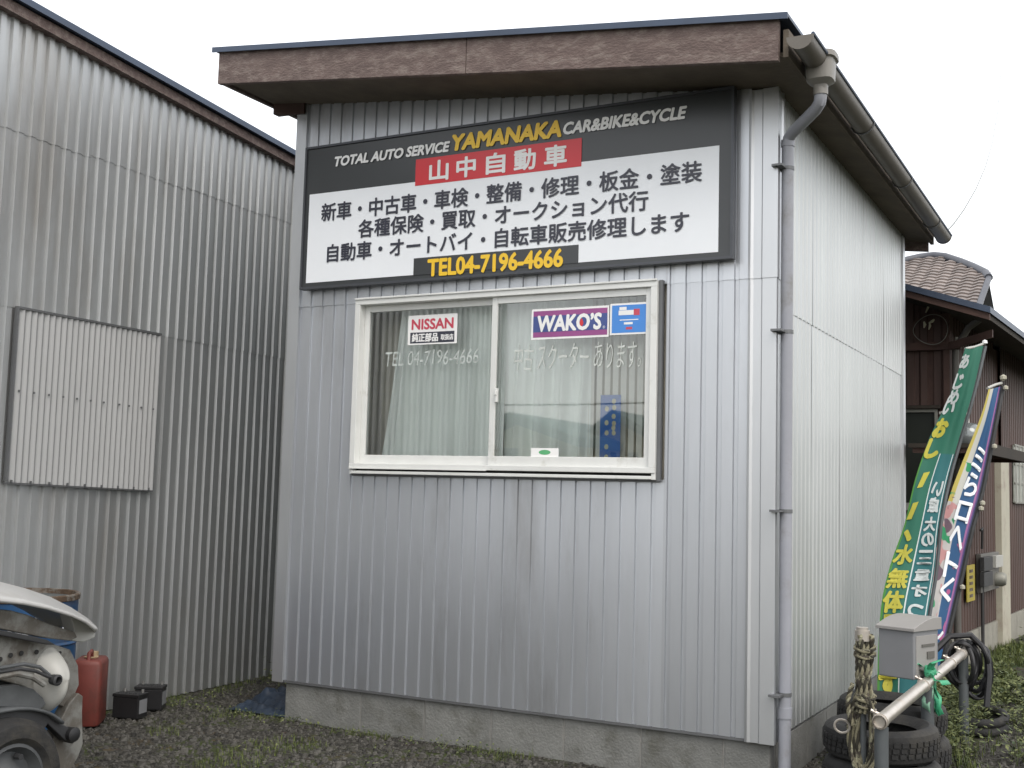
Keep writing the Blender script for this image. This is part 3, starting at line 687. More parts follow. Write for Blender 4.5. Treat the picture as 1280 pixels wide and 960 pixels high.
rr = MB(); rr.add([eav(.055,.015,-.045),eav(8,.015,-.045),eav(8,3.6,-.03),eav(.055,3.6,-.03),eav(.055,.015,-.004),eav(8,.015,-.004),eav(8,3.6,-.004),eav(.055,3.6,-.004)],
                  [(3,2,1,0),(4,5,6,7),(0,1,5,4),(1,2,6,5),(2,3,7,6),(3,0,4,7)]); rr.build('eaves_soffit', M['darksoffit'], house)
pq, pr = px((1186,433), 1, BO.y-.10), px((1241,417), 1, 3.86)
MB().obox((pq+pr)/2, (pr-pq)/2, (0,.02,0), (0,0,.028)).build('purlin', M['brownbeam'], house)
# lower canopy over the doorway
ca, cz = bs((1228,553), .45)
MB().obox(bp_(ca+1.1,.24,cz-.02), BD*1.1, BN*.26, (0,0,.014)).obox(bp_(ca+1.1,.49,cz-.045), BD*1.1, BN*.012, (0,0,.035)).build('canopy', M['darksoffit'], house)
for k in range(3): MB().obox(bp_(ca+.05+k*.9,.24,cz-.05), BD*.02, BN*.24, (0,0,.018)).build('canopy_bracket', M['brownbeam'], house)
# electricity meter, conduit and yellow plate
mt_ = thing('meter_box', 'grey electricity meter box with a dark conduit on the brown wall', 'meter', tuple(bp_(1.3,.05,.5)))
a, b = bs((1227,693), .05), bs((1250,735), .05)
MB().obox(bp_((a[0]+b[0])/2,.025,(a[1]+b[1])/2), BD*((b[0]-a[0])/2), BN*.02, (0,0,(a[1]-b[1])/2)).build('back_board', M['meter'], mt_, bevel=.004)
for q, u in (((1229,1240,697,712),0),((1229,1240,716,731),1),((1244,1253,695,708),2)):
    c, d = bs((q[0],q[2]), .07), bs((q[1],q[3]), .07)
    MB().obox(bp_((c[0]+d[0])/2,.06,(c[1]+d[1])/2), BD*((d[0]-c[0])/2), BN*.018, (0,0,(c[1]-d[1])/2)).build('meter_window', [M['carblack'],M['carblack'],M['winpale']][u], mt_, bevel=.003)
c = bs((1249,724), .07); MB().lathe([(0,.06),(.055,.05),(.06,.0),(.06,-.04)], (0,0,0), 16, 'x').v
mm = MB().lathe([(.06,-.03),(.06,.03),(.045,.055),(0,.06)], bp_(c[0],.07,c[1]), 16, 'x'); mm.build('meter_dial', M['winframe'], mt_, smooth=True)
c = bs((1228,740), .04); MB().tube([bp_(c[0],.04,c[1]+.1), bp_(c[0],.04,-.02)], .014, 8).tube([bp_(c[0],.04,c[1]+.35), bp_(c[0]-.03,.05,c[1]+.52), bp_(c[0]-.1,.05,c[1]+.50)], .010, 8).build('conduit', M['blackcable'], mt_, smooth=True)
a, b = bs((1209,707), .03), bs((1219,750), .03)
yp = thing('notice_plate', 'narrow yellow notice plate fixed upright on the brown wall', 'sign', tuple(bp_(a[0],.02,b[1])))
MB().obox(bp_((a[0]+b[0])/2,.025,(a[1]+b[1])/2), BD*((b[0]-a[0])/2), BN*.004, (0,0,(a[1]-b[1])/2)).build('plate', M['signyel'], yp)
for k in range(5):
    z = b[1] + (a[1]-b[1])*(.15+.17*k)
    MB().obox(bp_((a[0]+b[0])/2,.030,z), BD*((b[0]-a[0])*.22), BN*.0012, (0,0,.012)).build('print_mark', M['rust'], yp)
# round glassy lamp hanging on the wall
c = bpx((1210,545), .18)
lp = thing('wall_lamp', 'round clear glass lamp on the brown wall between the two banners', 'lamp', tuple(c))
MB().lathe([(.0,.10),(.06,.09),(.10,.05),(.115,0),(.10,-.06),(.06,-.10),(0,-.11)], c, 20).build('globe', mat('lamp_glass', (.20,.22,.22), .08, .3, .35, 16), lp, smooth=True)
MB().tube([c+Vector((0,0,.09)), c+Vector((0,0,.16)), c-BN*.1+Vector((0,0,.18)), c-BN*.2+Vector((0,0,.17))], .012, 8).build('bracket', M['winpale'], lp, smooth=True)
# coil of old cable hanging from a nail on the gable wall, with pale rags
cc = px((1163,412), 1, BO.y-.08)
cl = thing('cable_coil', 'loop of thin brown cable hanging under the eaves of the brown house', 'cable', tuple(cc))
for k in range(3):
    r0 = .125 + .008*k
    MB().tube([cc + Vector((r0*math.cos(a), .01*math.sin(3*a+k), .9*r0*math.sin(a) + .01*math.sin(2*a))) for a in [i*math.pi/16 for i in range(32)]], .003, 6, closed=True).build('loop', M['brownbeam'] if k else M['winframe'], cl, smooth=True)
rg = thing('rag', 'pale cloth scraps tied under the eaves of the brown house', 'rag', tuple(cc + Vector((0,-.02,.1))))
for (x0, y0), (x1, y1), wd in (((1161,378),(1157,391),.010),((1155,402),(1155,410),.012),((1168,399),(1161,404),.012),((1162,403),(1161,412),.010)):
    p, q = px((x0,y0),1,BO.y-.12), px((x1,y1),1,BO.y-.12)
    MB().tube([p, (p+q)/2+Vector((.006,0,0)), q], [wd*.5, wd, wd*.4], 6).build('strip', M['rag'], rg, smooth=True)

# ------------------------------------------------------------------ tiled roof farther behind
TN = Vector((0, -math.sin(math.radians(25)), math.cos(math.radians(25)))); TP = px((1168,322), 1, 22.)
def tpx(p): return px_plane(p, TP, TN)
TV = Vector((0, math.cos(math.radians(25)), math.sin(math.radians(25))))
th = thing('tiled_roof_house', 'farther house with a hipped brown grey tiled roof showing above the brown house', 'house', (TP.x-2, 25, 0))
poly = [(1100,338),(1128,329),(1150,324),(1168,322),(1182,323.5),(1200,329.5),(1216,336),(1232,344),(1236,350)]
top = [((tpx(p)-TP).x, (tpx(p)-TP).dot(TV)) for p in poly]
def top_v(u):
    for (a, va), (b, vb) in zip(top, top[1:]):
        if a <= u <= b: return va + (vb-va)*(u-a)/(b-a)
    return -99
TW, TH_ = .262, .235
tm = MB()
for i in range(9):
    u = i/8; tm.v.append((u*TW, 0, .034 + .030*math.sin(math.pi*u)*(1 if u > .28 else .6)))
for i in range(9):
    u = i/8; tm.v.append((u*TW, TH_*1.12, .0 + .030*math.sin(math.pi*u)*(1 if u > .28 else .6)))
for i in range(9):
    u = i/8; tm.v.append((u*TW, 0, -.008 + .030*math.sin(math.pi*u)*(1 if u > .28 else .6)))
tm.f = [(i, i+1, 9+i+1, 9+i) for i in range(8)] + [(18+i, 18+i+1, i+1, i) for i in range(8)]
first = tm.build('roof_tile', M['tile'], th); me = first.data; COL.objects.unlink(first); bpy.data.objects.remove(first)
ur = top[-1][0]; vlow = (tpx((1180,400))-TP).dot(TV)
rotm = Matrix((Vector((1,0,0)), TV, TN)).transposed().to_4x4()
cnt = 0
nrow = int(-vlow/TH_)+3
for j in range(nrow):
    v = vlow - .3 + j*TH_
    for i in range(13):
        u = ur - (i+1)*TW
        if v + TH_*.6 > top_v(u+TW/2) or cnt > 295: continue
        if (v < -1.9 + (u-ur)*.0) and u < ur - 9*TW: continue
        o = bpy.data.objects.new('roof_tile', me); COL.objects.link(o); o.parent = th
        mw = rotm.copy(); mw.translation = TP + Vector((1,0,0))*u + TV*v + TN*.02
        o.matrix_parent_inverse = Matrix.Translation(-th.location); o.matrix_basis = mw; cnt += 1
deck = MB(); pts = [TP + Vector((1,0,0))*a + TV*b for a, b in top]; lowp = [TP + Vector((1,0,0))*a + TV*(vlow-.6) for a, b in top]
nn = len(pts); back = [p + Vector((0, 2.5, -1.2)) for p in pts]
deck.v = [tuple(p) for p in pts+lowp+back]; deck.f = [(nn+i, nn+i+1, i+1, i) for i in range(nn-1)] + [(i, i+1, 2*nn+i+1, 2*nn+i) for i in range(nn-1)]
deck.build('roof_deck', M['tileridge'], th)
MB().tube([p + TN*.05 for p in pts], .085, 10).build('ridge', M['tileridge'], th, smooth=True)
q0 = pts[-1]; MB().tube([q0 + TN*.04, TP + Vector((1,0,0))*(ur+.02) + TV*(vlow-.5) + TN*.04], .06, 10).build('verge', M['tileridge'], th, smooth=True)
MB().box((TP.x-4, TP.y-1.2, 0), (TP.x+top[-1][0]-.3, TP.y+3, TP.z-1.6)).build('wall', M['cream'], th)

# ------------------------------------------------------------------ barrier pipe, mailbox, rope, ribbon, hoses, tyres
bz = .45; pa, pb = px((1100,903),2,bz), px((1206,814),2,bz)
pa.x = pb.x = (pa.x+pb.x)/2
bar = thing('pipe_barrier', 'low barrier of one shiny steel pipe on grey posts beside the office', 'barrier', (pa.x, pa.y, 0))
rp = MB(); rp.tube([pa, pb], .0245, 16, cap=False); rp.tube([pa, pb], .020, 16, cap=False)
rp.build('rail', M['galv'], bar, smooth=True)
for y in (pa.y+.04, .452, pb.y-.08):
    MB().tube([(pa.x,y,-.05),(pa.x,y,bz-.022)], .0245, 12).build('post', M['postgrey'], bar, smooth=True)
for y in (pa.y+.03, .33, 1.15, pb.y-.15):
    cm = MB().tube([(pa.x,y-.014,bz),(pa.x,y+.014,bz)], .0285, 14); cm.tube([(pa.x-.02,y,bz-.03),(pa.x-.02,y,bz+.04)], .006, 6); cm.tube([(pa.x+.0,y,bz+.02),(pa.x-.035,y,bz+.034)], .007, 6)
    cm.build('clamp', M['galv'], bar, smooth=True)
# mailbox
mq = px((1142,787), 1, .42); mzt = mq.z; mzb = px((1137,850), 1, .42).z
th_m = math.radians(20); ex_ = Vector((math.cos(th_m), -math.sin(th_m), 0)); ey_ = Vector((math.sin(th_m), math.cos(th_m), 0))
MW, MD_ = .172, .215; mc = Vector((mq.x, mq.y, 0)) - ex_*MW/2 + ey_*MD_/2; mH = (mzt-mzb)
mbx = thing('mailbox', 'grey metal mailbox with a curved lid standing by the pipe barrier', 'mailbox', (mc.x, mc.y, mzb))
def mp_(i, j, z): q = mc + ex_*i + ey_*j; return (q.x, q.y, z)
MB().obox((mc.x,mc.y,(mzt+mzb)/2), ex_*MW/2, ey_*MD_/2, (0,0,mH/2)).build('body', M['boxgrey'], mbx, bevel=.005)
prof = [(-MD_/2-.014, -.010)] + [(-MD_/2-.014+(MD_+.028)*i/10, .004 + .042*math.sin(math.pi*.62*i/10)) for i in range(11)] + [(MD_/2+.014, -.010)]
n = len(prof); ld = MB(); ld.add([mp_(-MW/2-.008, j, mzt+z) for j, z in prof] + [mp_(MW/2+.010, j, mzt+z) for j, z in prof], [tuple(range(n))[::-1], tuple(range(n, 2*n))] + [(i, (i+1) % n, n+(i+1) % n, n+i) for i in range(n)])
ld.build('lid', M['boxlid'], mbx, bevel=.002)
MB().obox(mp_(MW/2+.001, 0, mzb+mH*.46), ex_*.002, ey_*(MD_/2-.018), (0,0,mH*.40)).build('door', M['boxlid'], mbx, bevel=.001)
MB().obox(mp_(MW/2+.004, .01, mzb+mH*.66), ex_*.003, ey_*.055, (0,0,.006)).obox(mp_(MW/2+.005, .03, mzb+mH*.46), ex_*.003, ey_*.03, (0,0,.016)).build('name_slot', M['meter'], mbx)
MB().tube([mp_(MW/2+.002, -.06, mzb+mH*.22), mp_(MW/2+.022, -.06, mzb+mH*.22)], .011, 10).build('lock', M['lead'], mbx)
MB().tube([mp_(MW/2-.02,.02,mzb-.004), mp_(MW/2-.02,.02,-.04)], .016, 10).build('stand', M['postgrey'], mbx)
# green plastic ribbon knotted on the pipe
rc = px((1161,843), 0, pa.x+.0)
rb = thing('ribbon', 'green plastic ribbon knotted round the steel pipe under the mailbox', 'ribbon', tuple(rc))
for k in range(14):
    an = random.uniform(0, 6.28); L_ = random.uniform(.06, .12) if k < 9 else random.uniform(.10,.16)
    d = Vector((.35*math.cos(an), .45*math.sin(an), random.uniform(-.2,.7) if k < 9 else -1.0)).normalized(); sd_ = Vector((random.uniform(-1,1),random.uniform(-1,1),random.uniform(-.6,.6))).normalized()
    w_ = random.uniform(.018, .036)
    mbb = MB(); mbb.grid(lambda u, v: rc + d*L_*v + sd_*(w_*(u-.5)*(.5+v)) + Vector((.012*math.sin(6*v+k), .010*math.cos(5*v+k+3*u), .01*math.sin(9*v)-.03*v*v)), 3, 7)
    mbb.build('strip', M['ribbon'] if k % 3 else M['ribbonpale'], rb, smooth=True, solid=.001)
MB().tube([rc+Vector((0.0,-.03,.0)), rc+Vector((.005,0,.015)), rc+Vector((0,.03,.0))], [.014,.028,.012], 10).build('knot', M['ribbon'], rb, smooth=True)
# rope hank
ry = -.17
rtop, rbot = px((1081,790),1,ry), px((1078,952),1,ry)
rpz = thing('rope_hank', 'hank of mottled brown and cream rope hanging beside the grey mailbox', 'rope', tuple(rbot))
def rope_strand(path, r):       # twisted rope: three plies
    for q in range(3):
        out = []
        for i in range(len(path)):
            t = i/(len(path)-1); p = Vector(path[i]); tg = (Vector(path[min(i+1,len(path)-1)]) - Vector(path[max(i-1,0)])).normalized()
            aa = tg.orthogonal().normalized(); bb = tg.cross(aa); ang = i*.62 + q*2.094
            out.append(p + (aa*math.cos(ang)+bb*math.sin(ang))*r*.55)
        MB().tube(out, r*.60, 6).build('rope_strand', M[('ropelight','ropedark','rope')[q]], rpz, smooth=True)
H = rtop.z - rbot.z
for k in range(9):              # upper bundle, wrapped
    a0 = k*.70; rad = .027 if k < 7 else .008
    path = [(rtop.x + rad*math.cos(a0 + t*2.2) , rtop.y + rad*math.sin(a0 + t*2.2), rtop.z - H*.02 - H*.60*t) for t in [i/40 for i in range(41)]]
    rope_strand(path, .0105)
for z in (rtop.z-.12*H, rtop.z-.17*H, rtop.z-.50*H, rtop.z-.55*H):   # lashings
    path = [(rtop.x + .037*math.cos(a), rtop.y + .037*math.sin(a), z + .012*math.sin(a)) for a in [i*.33 for i in range(20)]]
    rope_strand(path, .008)
for k in range(5):              # lower loops
    wdt = .024 + .008*k; ph = k*.9
    path = []
    for i in range(49):
        a = -math.pi/2*0 + 2*math.pi*i/48
        path.append((rtop.x - .004 + wdt*math.sin(a)*(.8 if k % 2 else 1), rtop.y + .02*math.cos(ph)*math.sin(a) - .012*k + .02, rtop.z - H*.78 + H*.22*math.cos(a) + .01*k*math.cos(a)))
    rope_strand(path, .0095)
path = [(rtop.x - .04 - .02*math.sin(t*3.14), rtop.y-.03, rtop.z - H*(.40 + .32*t)) for t in [i/30 for i in range(31)]]
rope_strand(path, .009)
MB().tube([(rtop.x-.01,ry,rtop.z-.035),(rtop.x-.01,ry,rtop.z+.006)], .030, 16).tube([(rtop.x-.01,ry,rtop.z+.006),(rtop.x-.01,ry,rtop.z+.018)], .024, 16).build('metal_cap', M['galv'], rpz, smooth=True)
MB().tube([(rtop.x-.085+.030*math.cos(a), ry-.02, rtop.z-H*.74+.026*math.sin(a)) for a in [i*.4 for i in range(16)]], .005, 6, closed=True).build('metal_ring', M['galv'], rpz, smooth=True)
MB().tube([(rtop.x-.01,ry+.01,rtop.z-.04),(rtop.x-.01,ry+.01,-.02)], .014, 10).build('pole', M['postgrey'], rpz, smooth=True)
# tyres
def tyre(c, R, r, Wd, label, group, tilt=None):
    t = thing('tyre', label, 'tyre', c, group)
    h = Wd/2
    prof = [(r,-h*.55),(r+.02,-h*.85),(r+(R-r)*.55,-h),(R-.022,-h*.93),(R-.004,-h*.74),(R,-h*.5),(R,h*.5),(R-.004,h*.74),(R-.022,h*.93),(r+(R-r)*.55,h),(r+.02,h*.85),(r,h*.55),(r+.01,h*.45),(R-.02,h*.6),(R-.02,-h*.6),(r+.01,-h*.45),(r,-h*.55)]
    o = MB().lathe(prof, (0,0,0), 48).build('carcass', M['rubber'], None, smooth=True); o.parent = t
    tr = MB()
    for k in range(44):
        a = 2*math.pi*k/44
        for zz in (-h*.32, 0, h*.32):
            cen = Vector((R*math.cos(a+zz), R*math.sin(a+zz), zz)); rad = Vector((math.cos(a+zz), math.sin(a+zz), 0)); tan = Vector((-rad.y, rad.x, 0))
            tr.obox(cen + rad*.002, rad*.004, tan*(R*math.pi/44*.72), Vector((0,0,h*.13)))
    o = tr.build('tread', M['rubber'], None); o.parent = t
    if tilt: t.rotation_euler = tilt
    return t
tc = (.432, .15)
tyre((tc[0],tc[1],.085), .238, .150, .165, 'lower black tyre of the stack under the pipe barrier', 'tyres beside the office')
tyre((tc[0]-.006,tc[1]+.006,.240), .232, .148, .140, 'upper black tyre of the stack under the pipe barrier', 'tyres beside the office', (.03,-.02,0))
tyre((.375,.745,.085), .245, .165, .165, 'lower tyre of the far stack between the office wall and the grey mailbox', 'tyres beside the office')
tyre((.365,.74,.245), .240, .155, .150, 'upper tyre of the far stack between the office wall and the grey mailbox', 'tyres beside the office', (-.02,.03,0))
# thin inner tubes lying in the weeds
ic = px((1206,900), 2, .05)
it = thing('inner_tube', 'two thin black rubber rings lying on the ground among the weeds', 'tube', tuple(ic))
for k, (r0, z) in enumerate(((.20,.03),(.19,.075))):
    MB().tube([Vector((ic.x + r0*math.cos(a) + .01*k, ic.y + .04 + r0*1.1*math.sin(a), z + .012*math.sin(2*a))) for a in [i*math.pi/20 for i in range(40)]], .024, 10, closed=True).build('ring', M['rubber'], it, smooth=True)
# hose coil over the far end of the pipe
hc = Vector((pb.x+.01, pb.y-.03, bz+.03))
hs = thing('hose_coil', 'black rubber hoses hanging in loops over the far end of the pipe', 'hose', tuple(hc))
for k in range(8):
    w_ = random.uniform(.045,.095); hgt = random.uniform(.09,.15); yy = hc.y + random.uniform(-.06,.06); xx = hc.x + random.uniform(-.03,.05)
    MB().tube([(xx + w_*math.sin(a), yy + .03*math.cos(2*a+k), hc.z + .02 - hgt + hgt*math.cos(a)) for a in [i*math.pi/14 for i in range(28)]], .0125, 8, closed=True).build('hose', M['hose'], hs, smooth=True)
MB().tube([(hc.x-.14,hc.y-.10,hc.z-.02),(hc.x-.08,hc.y-.05,hc.z+.05),(hc.x+.02,hc.y,hc.z+.06),(hc.x+.10,hc.y+.02,hc.z-.02),(hc.x+.11,hc.y,hc.z-.14),(hc.x+.10,hc.y-.04,hc.z-.30)], .017, 8).build('hose', M['hose'], hs, smooth=True)

# ------------------------------------------------------------------ banners
def interp(path, v):
    n = len(path)-1; f = min(max(v, 0), 1)*n; i = min(int(f), n-1); t = f-i
    a, b = path[i], path[i+1]
    p0 = path[max(i-1,0)]; p3 = path[min(i+2,n)]
    def c(k): return .5*((2*a[k]) + (-p0[k]+b[k])*t + (2*p0[k]-5*a[k]+4*b[k]-p3[k])*t*t + (-p0[k]+3*a[k]-3*b[k]+p3[k])*t*t*t)
    return (c(0), c(1))
def banner_fn(Lp, Rp, ybot, ytop, rip):
    def f(u, v):        # u across, v from the bottom (0) to the top (1)
        y = ybot + (ytop-ybot)*v
        a = px(interp(Lp, 1-v), 1, y); b = px(interp(Rp, 1-v), 1, y + .10)
        p = a + (b-a)*u
        p.y += rip*math.sin(u*7 + v*5)*(.3+.7*math.sin(math.pi*u)) + rip*.6*math.sin(v*17+u*3)
        return p
    return f
gL = [(1207,436),(1188,492),(1163,545),(1144,600),(1130,655),(1113,705),(1102,755),(1097,815),(1096,882)]
gR = [(1229,432),(1216,492),(1199,548),(1184,600),(1174,655),(1169,705),(1161,755),(1153,815),(1148,872)]
bf = banner_fn(gL, gR, 1.05, 1.45, .018)
def band_mat(name, stops, rough=.7):
    m = bpy.data.materials.new(name); m.use_nodes = True; n = m.node_tree; N = n.nodes; L = n.links; b = N['Principled BSDF']; b.inputs['Roughness'].default_value = rough
    tc = N.new('ShaderNodeUVMap'); sx = N.new('ShaderNodeSeparateXYZ'); L.new(tc.outputs[0], sx.inputs[0])
    r = N.new('ShaderNodeValToRGB'); r.color_ramp.interpolation = 'CONSTANT'
    els = r.color_ramp.elements
    els[0].position = stops[0][0]; els[0].color = (*stops[0][1], 1); els[1].position = stops[1][0]; els[1].color = (*stops[1][1], 1)
    for p, c in stops[2:]: e = els.new(p); e.color = (*c, 1)
    L.new(sx.outputs[0], r.inputs[0]); L.new(r.outputs[0], b.inputs['Base Color'])
    b.inputs['Transmission Weight'].default_value = 0
    return m, N, L, b, r, sx
GR_ = (.018,.13,.085); TE_ = (.015,.12,.13); WH_ = (.55,.60,.60)
gm, N, L, b, r, sx = band_mat('green_banner_cloth', [(0,(.05,.20,.03)),(.05,GR_),(.50,WH_),(.525,TE_),(.945,WH_),(.965,TE_)])
# the white rules of the lower half stop above the middle
r2 = N.new('ShaderNodeMapRange'); r2.inputs[1].default_value = .70; r2.inputs[2].default_value = .705; L.new(sx.outputs[1], r2.inputs[0])
mx = N.new('ShaderNodeMix'); mx.data_type = 'RGBA'; L.new(r2.outputs[0], mx.inputs[0]); L.new(r.outputs[0], mx.inputs[6]); mx.inputs[7].default_value = (*GR_, 1); L.new(mx.outputs[2], b.inputs['Base Color'])
bn = thing('banner', 'green advertising banner with yellow and white vertical lettering, leaning by the office corner', 'banner', tuple(bf(.5,0)), 'banners beside the office')
MB().grid(bf, 14, 60).build('cloth', gm, bn, smooth=True)
YM = mat('banner_yellow_print', (.44,.41,.05), .7); WM = mat('banner_white_print', (.46,.50,.50), .7)
def on_banner(fn, off=.006): return lambda u, v: fn(u, v) + Vector((-.0, -off, 0))
ob_ = on_banner(bf)
def vtext(chars, u0, u1, vs, mt, parent, fn, hv, mirror=False, bold=.02):
    for ch, v in zip(chars, vs):
        if ch == ' ': continue
        hh = hv*(.16 if ch in '一ー' else .55 if ch in 'ニ' else 1)
        fit_text(ch, (lambda a, c: fn(u0+u1-a, c)) if mirror else fn, u0, u1, v-hh/2, v+hh/2, mt, parent, wbold=(bold*1.1, bold*.12))
vtext('おし', .06, .42, (.775,.715), YM, bn, ob_, .050, bold=.035); 
for u_a, v_a, u_b, v_b in ((.30,.645,.22,.605),(.20,.560,.10,.515)):
    q = [ob_(u_a-.07, v_a), ob_(u_a+.10, v_a+.004), ob_(u_b+.09, v_b), ob_(u_b-.07, v_b-.003)]
    MB().add(q, [(0,1,2,3)]).build('lettering', YM, bn)
vtext('、', .10, .30, (.465,), YM, bn, ob_, .03, bold=.03); vtext('、水無体見', .04, .46, (.0,.405,.330,.258,.19), YM, bn, ob_, .060, bold=.020)
vtext('す', .06, .45, (.055,), YM, bn, ob_, .055, bold=.035)
vtext('あじ', .0, .38, (.955,.905), WM, bn, ob_, .035); vtext('めい', .0, .40, (.865,.835), WM, bn, ob_, .038)
vtext('い慮大の', .60, .90, (.600,.555,.500,.452), WM, bn, ob_, .040, True, .015)
vtext('一ニ重オ', .60, .90, (.415,.385,.340,.290), WM, bn, ob_, .034, True, .015)
vtext('つツ', .60, .88, (.232,.180), WM, bn, ob_, .034, True, .015)
pole_top = bf(1.0,1.0)+Vector((.012,.02,.03)); pole_bot = bf(.98,.0)+Vector((.03,.03,-.3))
MB().tube([bf(1,v)+Vector((.008,.02,0)) for v in [0]+[i/12 for i in range(1,13)]], .009, 8).build('pole', M['postgrey'], bn, smooth=True)
MB().tube([bf(.0,1.0)+Vector((0,.01,.0)), bf(.5,1.0)+Vector((0,.01,.004)), bf(1.0,1.0)+Vector((.0,.01,.012))], .007, 8).build('crossbar', M['winpale'], bn)
MB().lathe([(0,.014),(.012,.008),(.014,-.006),(0,-.014)], bf(1,1)+Vector((.006,.012,.02)), 10).build('finial', M['white'], bn, smooth=True)
# second banner
pL = [(1236,487),(1226,520),(1208,565),(1190,612),(1178,650),(1168,700),(1162,755),(1156,800),(1152,840)]
pR = [(1251,483),(1243,527),(1234,573),(1224,620),(1213,662),(1203,706),(1192,752),(1182,797),(1172,845)]
bf2 = banner_fn(pL, pR, 1.75, 2.1, .015)
def multi_mat():
    m, N, L, b, r, sx = band_mat('printed_banner_cloth', [(0,(.50,.42,.10)),(.16,(.55,.55,.50)),(.38,(.025,.09,.21)),(.84,(.33,.13,.30)),(.91,(.10,.06,.20)),(.96,(.02,.03,.07))])
    tc = N.new('ShaderNodeUVMap'); mp = N.new('ShaderNodeMapping'); mp.inputs['Scale'].default_value = (1.6, 13, 1); L.new(tc.outputs[0], mp.inputs[0])
    def blob(scale, thr, off):
        m2 = N.new('ShaderNodeMapping'); m2.inputs['Location'].default_value = (off, off, off); L.new(mp.outputs[0], m2.inputs[0])
        z = N.new('ShaderNodeTexNoise'); z.inputs['Scale'].default_value = scale; z.inputs['Detail'].default_value = 1.5; L.new(m2.outputs[0], z.inputs[0])
        k = N.new('ShaderNodeMapRange'); k.inputs[1].default_value = thr; k.inputs[2].default_value = thr+.02; L.new(z.outputs[0], k.inputs[0]); return k.outputs[0]
    def rng(sock, lo, hi):
        a = N.new('ShaderNodeMath'); a.operation = 'GREATER_THAN'; a.inputs[1].default_value = lo; L.new(sock, a.inputs[0])
        c = N.new('ShaderNodeMath'); c.operation = 'LESS_THAN'; c.inputs[1].default_value = hi; L.new(sock, c.inputs[0])
        d = N.new('ShaderNodeMath'); d.operation = 'MULTIPLY'; L.new(a.outputs[0], d.inputs[0]); L.new(c.outputs[0], d.inputs[1]); return d.outputs[0]
    def mul(a, c): d = N.new('ShaderNodeMath'); d.operation = 'MULTIPLY'; L.new(a, d.inputs[0]); L.new(c, d.inputs[1]); return d.outputs[0]
    col = r.outputs[0]
    def over(col, f, c):
        x = N.new('ShaderNodeMix'); x.data_type = 'RGBA'; L.new(f, x.inputs[0]); L.new(col, x.inputs[6]); x.inputs[7].default_value = (*c, 1); return x.outputs[2]
    U, V = sx.outputs[0], sx.outputs[1]
    col = over(col, mul(rng(U, -.1, .48), rng(V, -.1, .58)), (.50,.48,.47))
    col = over(col, mul(mul(blob(1.3,.55,1), rng(U,-.1,.42)), rng(V,-.1,.62)), (.52,.27,.27))
    col = over(col, mul(mul(blob(1.1,.56,9), rng(U,-.1,.42)), rng(V,-.1,.72)), (.03,.28,.12))
    col = over(col, mul(mul(blob(1.2,.62,17), rng(U,-.1,.40)), rng(V,-.1,.60)), (.14,.09,.12))
    col = over(col, mul(mul(blob(1.0,.57,41), rng(U,.62,.84)), rng(V,.1,.45)), (.45,.10,.24))
    col = over(col, rng(V, -.1, .09), (.02,.13,.30))
    L.new(col, b.inputs['Base Color']); return m
b2n = thing('banner', 'blue, white and pink floral advertising banner leaning behind the green one', 'banner', tuple(bf2(.5,0)), 'banners beside the office')
MB().grid(bf2, 14, 60).build('cloth', multi_mat(), b2n, smooth=True)
o2 = on_banner(bf2)
vtext('ミらロへトくし', .40, .84, (.74,.655,.555,.46,.37,.29,.16), M['signwhite'], b2n, o2, .075, bold=.020)
MB().tube([bf2(1,v)+Vector((.010,.015,0)) for v in [i/12 for i in range(13)]], .012, 8).build('pole', M['carblack'], b2n, smooth=True)
MB().tube([bf2(-.1,1.0)+Vector((0,.01,.01)), bf2(.5,1.0)+Vector((0,.01,.02)), bf2(1.05,1.0)+Vector((.0,.01,.02))], .008, 8).build('crossbar', M['winpale'], b2n)
for v in (.99,.79,.60,.58,.30): MB().lathe([(0,.016),(.014,.008),(.014,-.008),(0,-.016)], bf2(1.0,v)+Vector((.028,-.01,0)), 8).build('clip', M['cream'], b2n, smooth=True)
MB().lathe([(0,.02),(.018,.01),(.018,-.008),(0,-.02)], bf2(1.05,1.0)+Vector((.01,0,.05)), 8).build('finial', M['cream'], b2n, smooth=True)

# ------------------------------------------------------------------ thin overhead cable from the end of the gutter
pts_ = [((1180,293),3.40),((1192,280),3.7),((1205,262),4.1),((1220,236),4.6),((1232,208),5.2),((1240,180),5.9),((1247,140),6.8),((1252,80),8.0),((1254,10),9.6),((1255,-60),11.5),((1257,-130),14)]
cb = MB().tube([px(p, 1, y) for p, y in pts_], [.005,.005,.0045,.004,.0035,.003,.003,.003,.003,.003,.003], 5)
tag(cb.build('overhead_cable', M['cable'], smooth=True), 'thin pale cable rising into the sky from the end of the office gutter', 'cable')

# ------------------------------------------------------------------ damaged white car, left
CX = -1.95     # side of the car facing the office
car = thing('car', 'white car with its front fender and headlamp missing, rusty inner panels showing', 'car', (-2.6,-3.2,0))
def cp(p, x=CX): return px(p, 0, x)
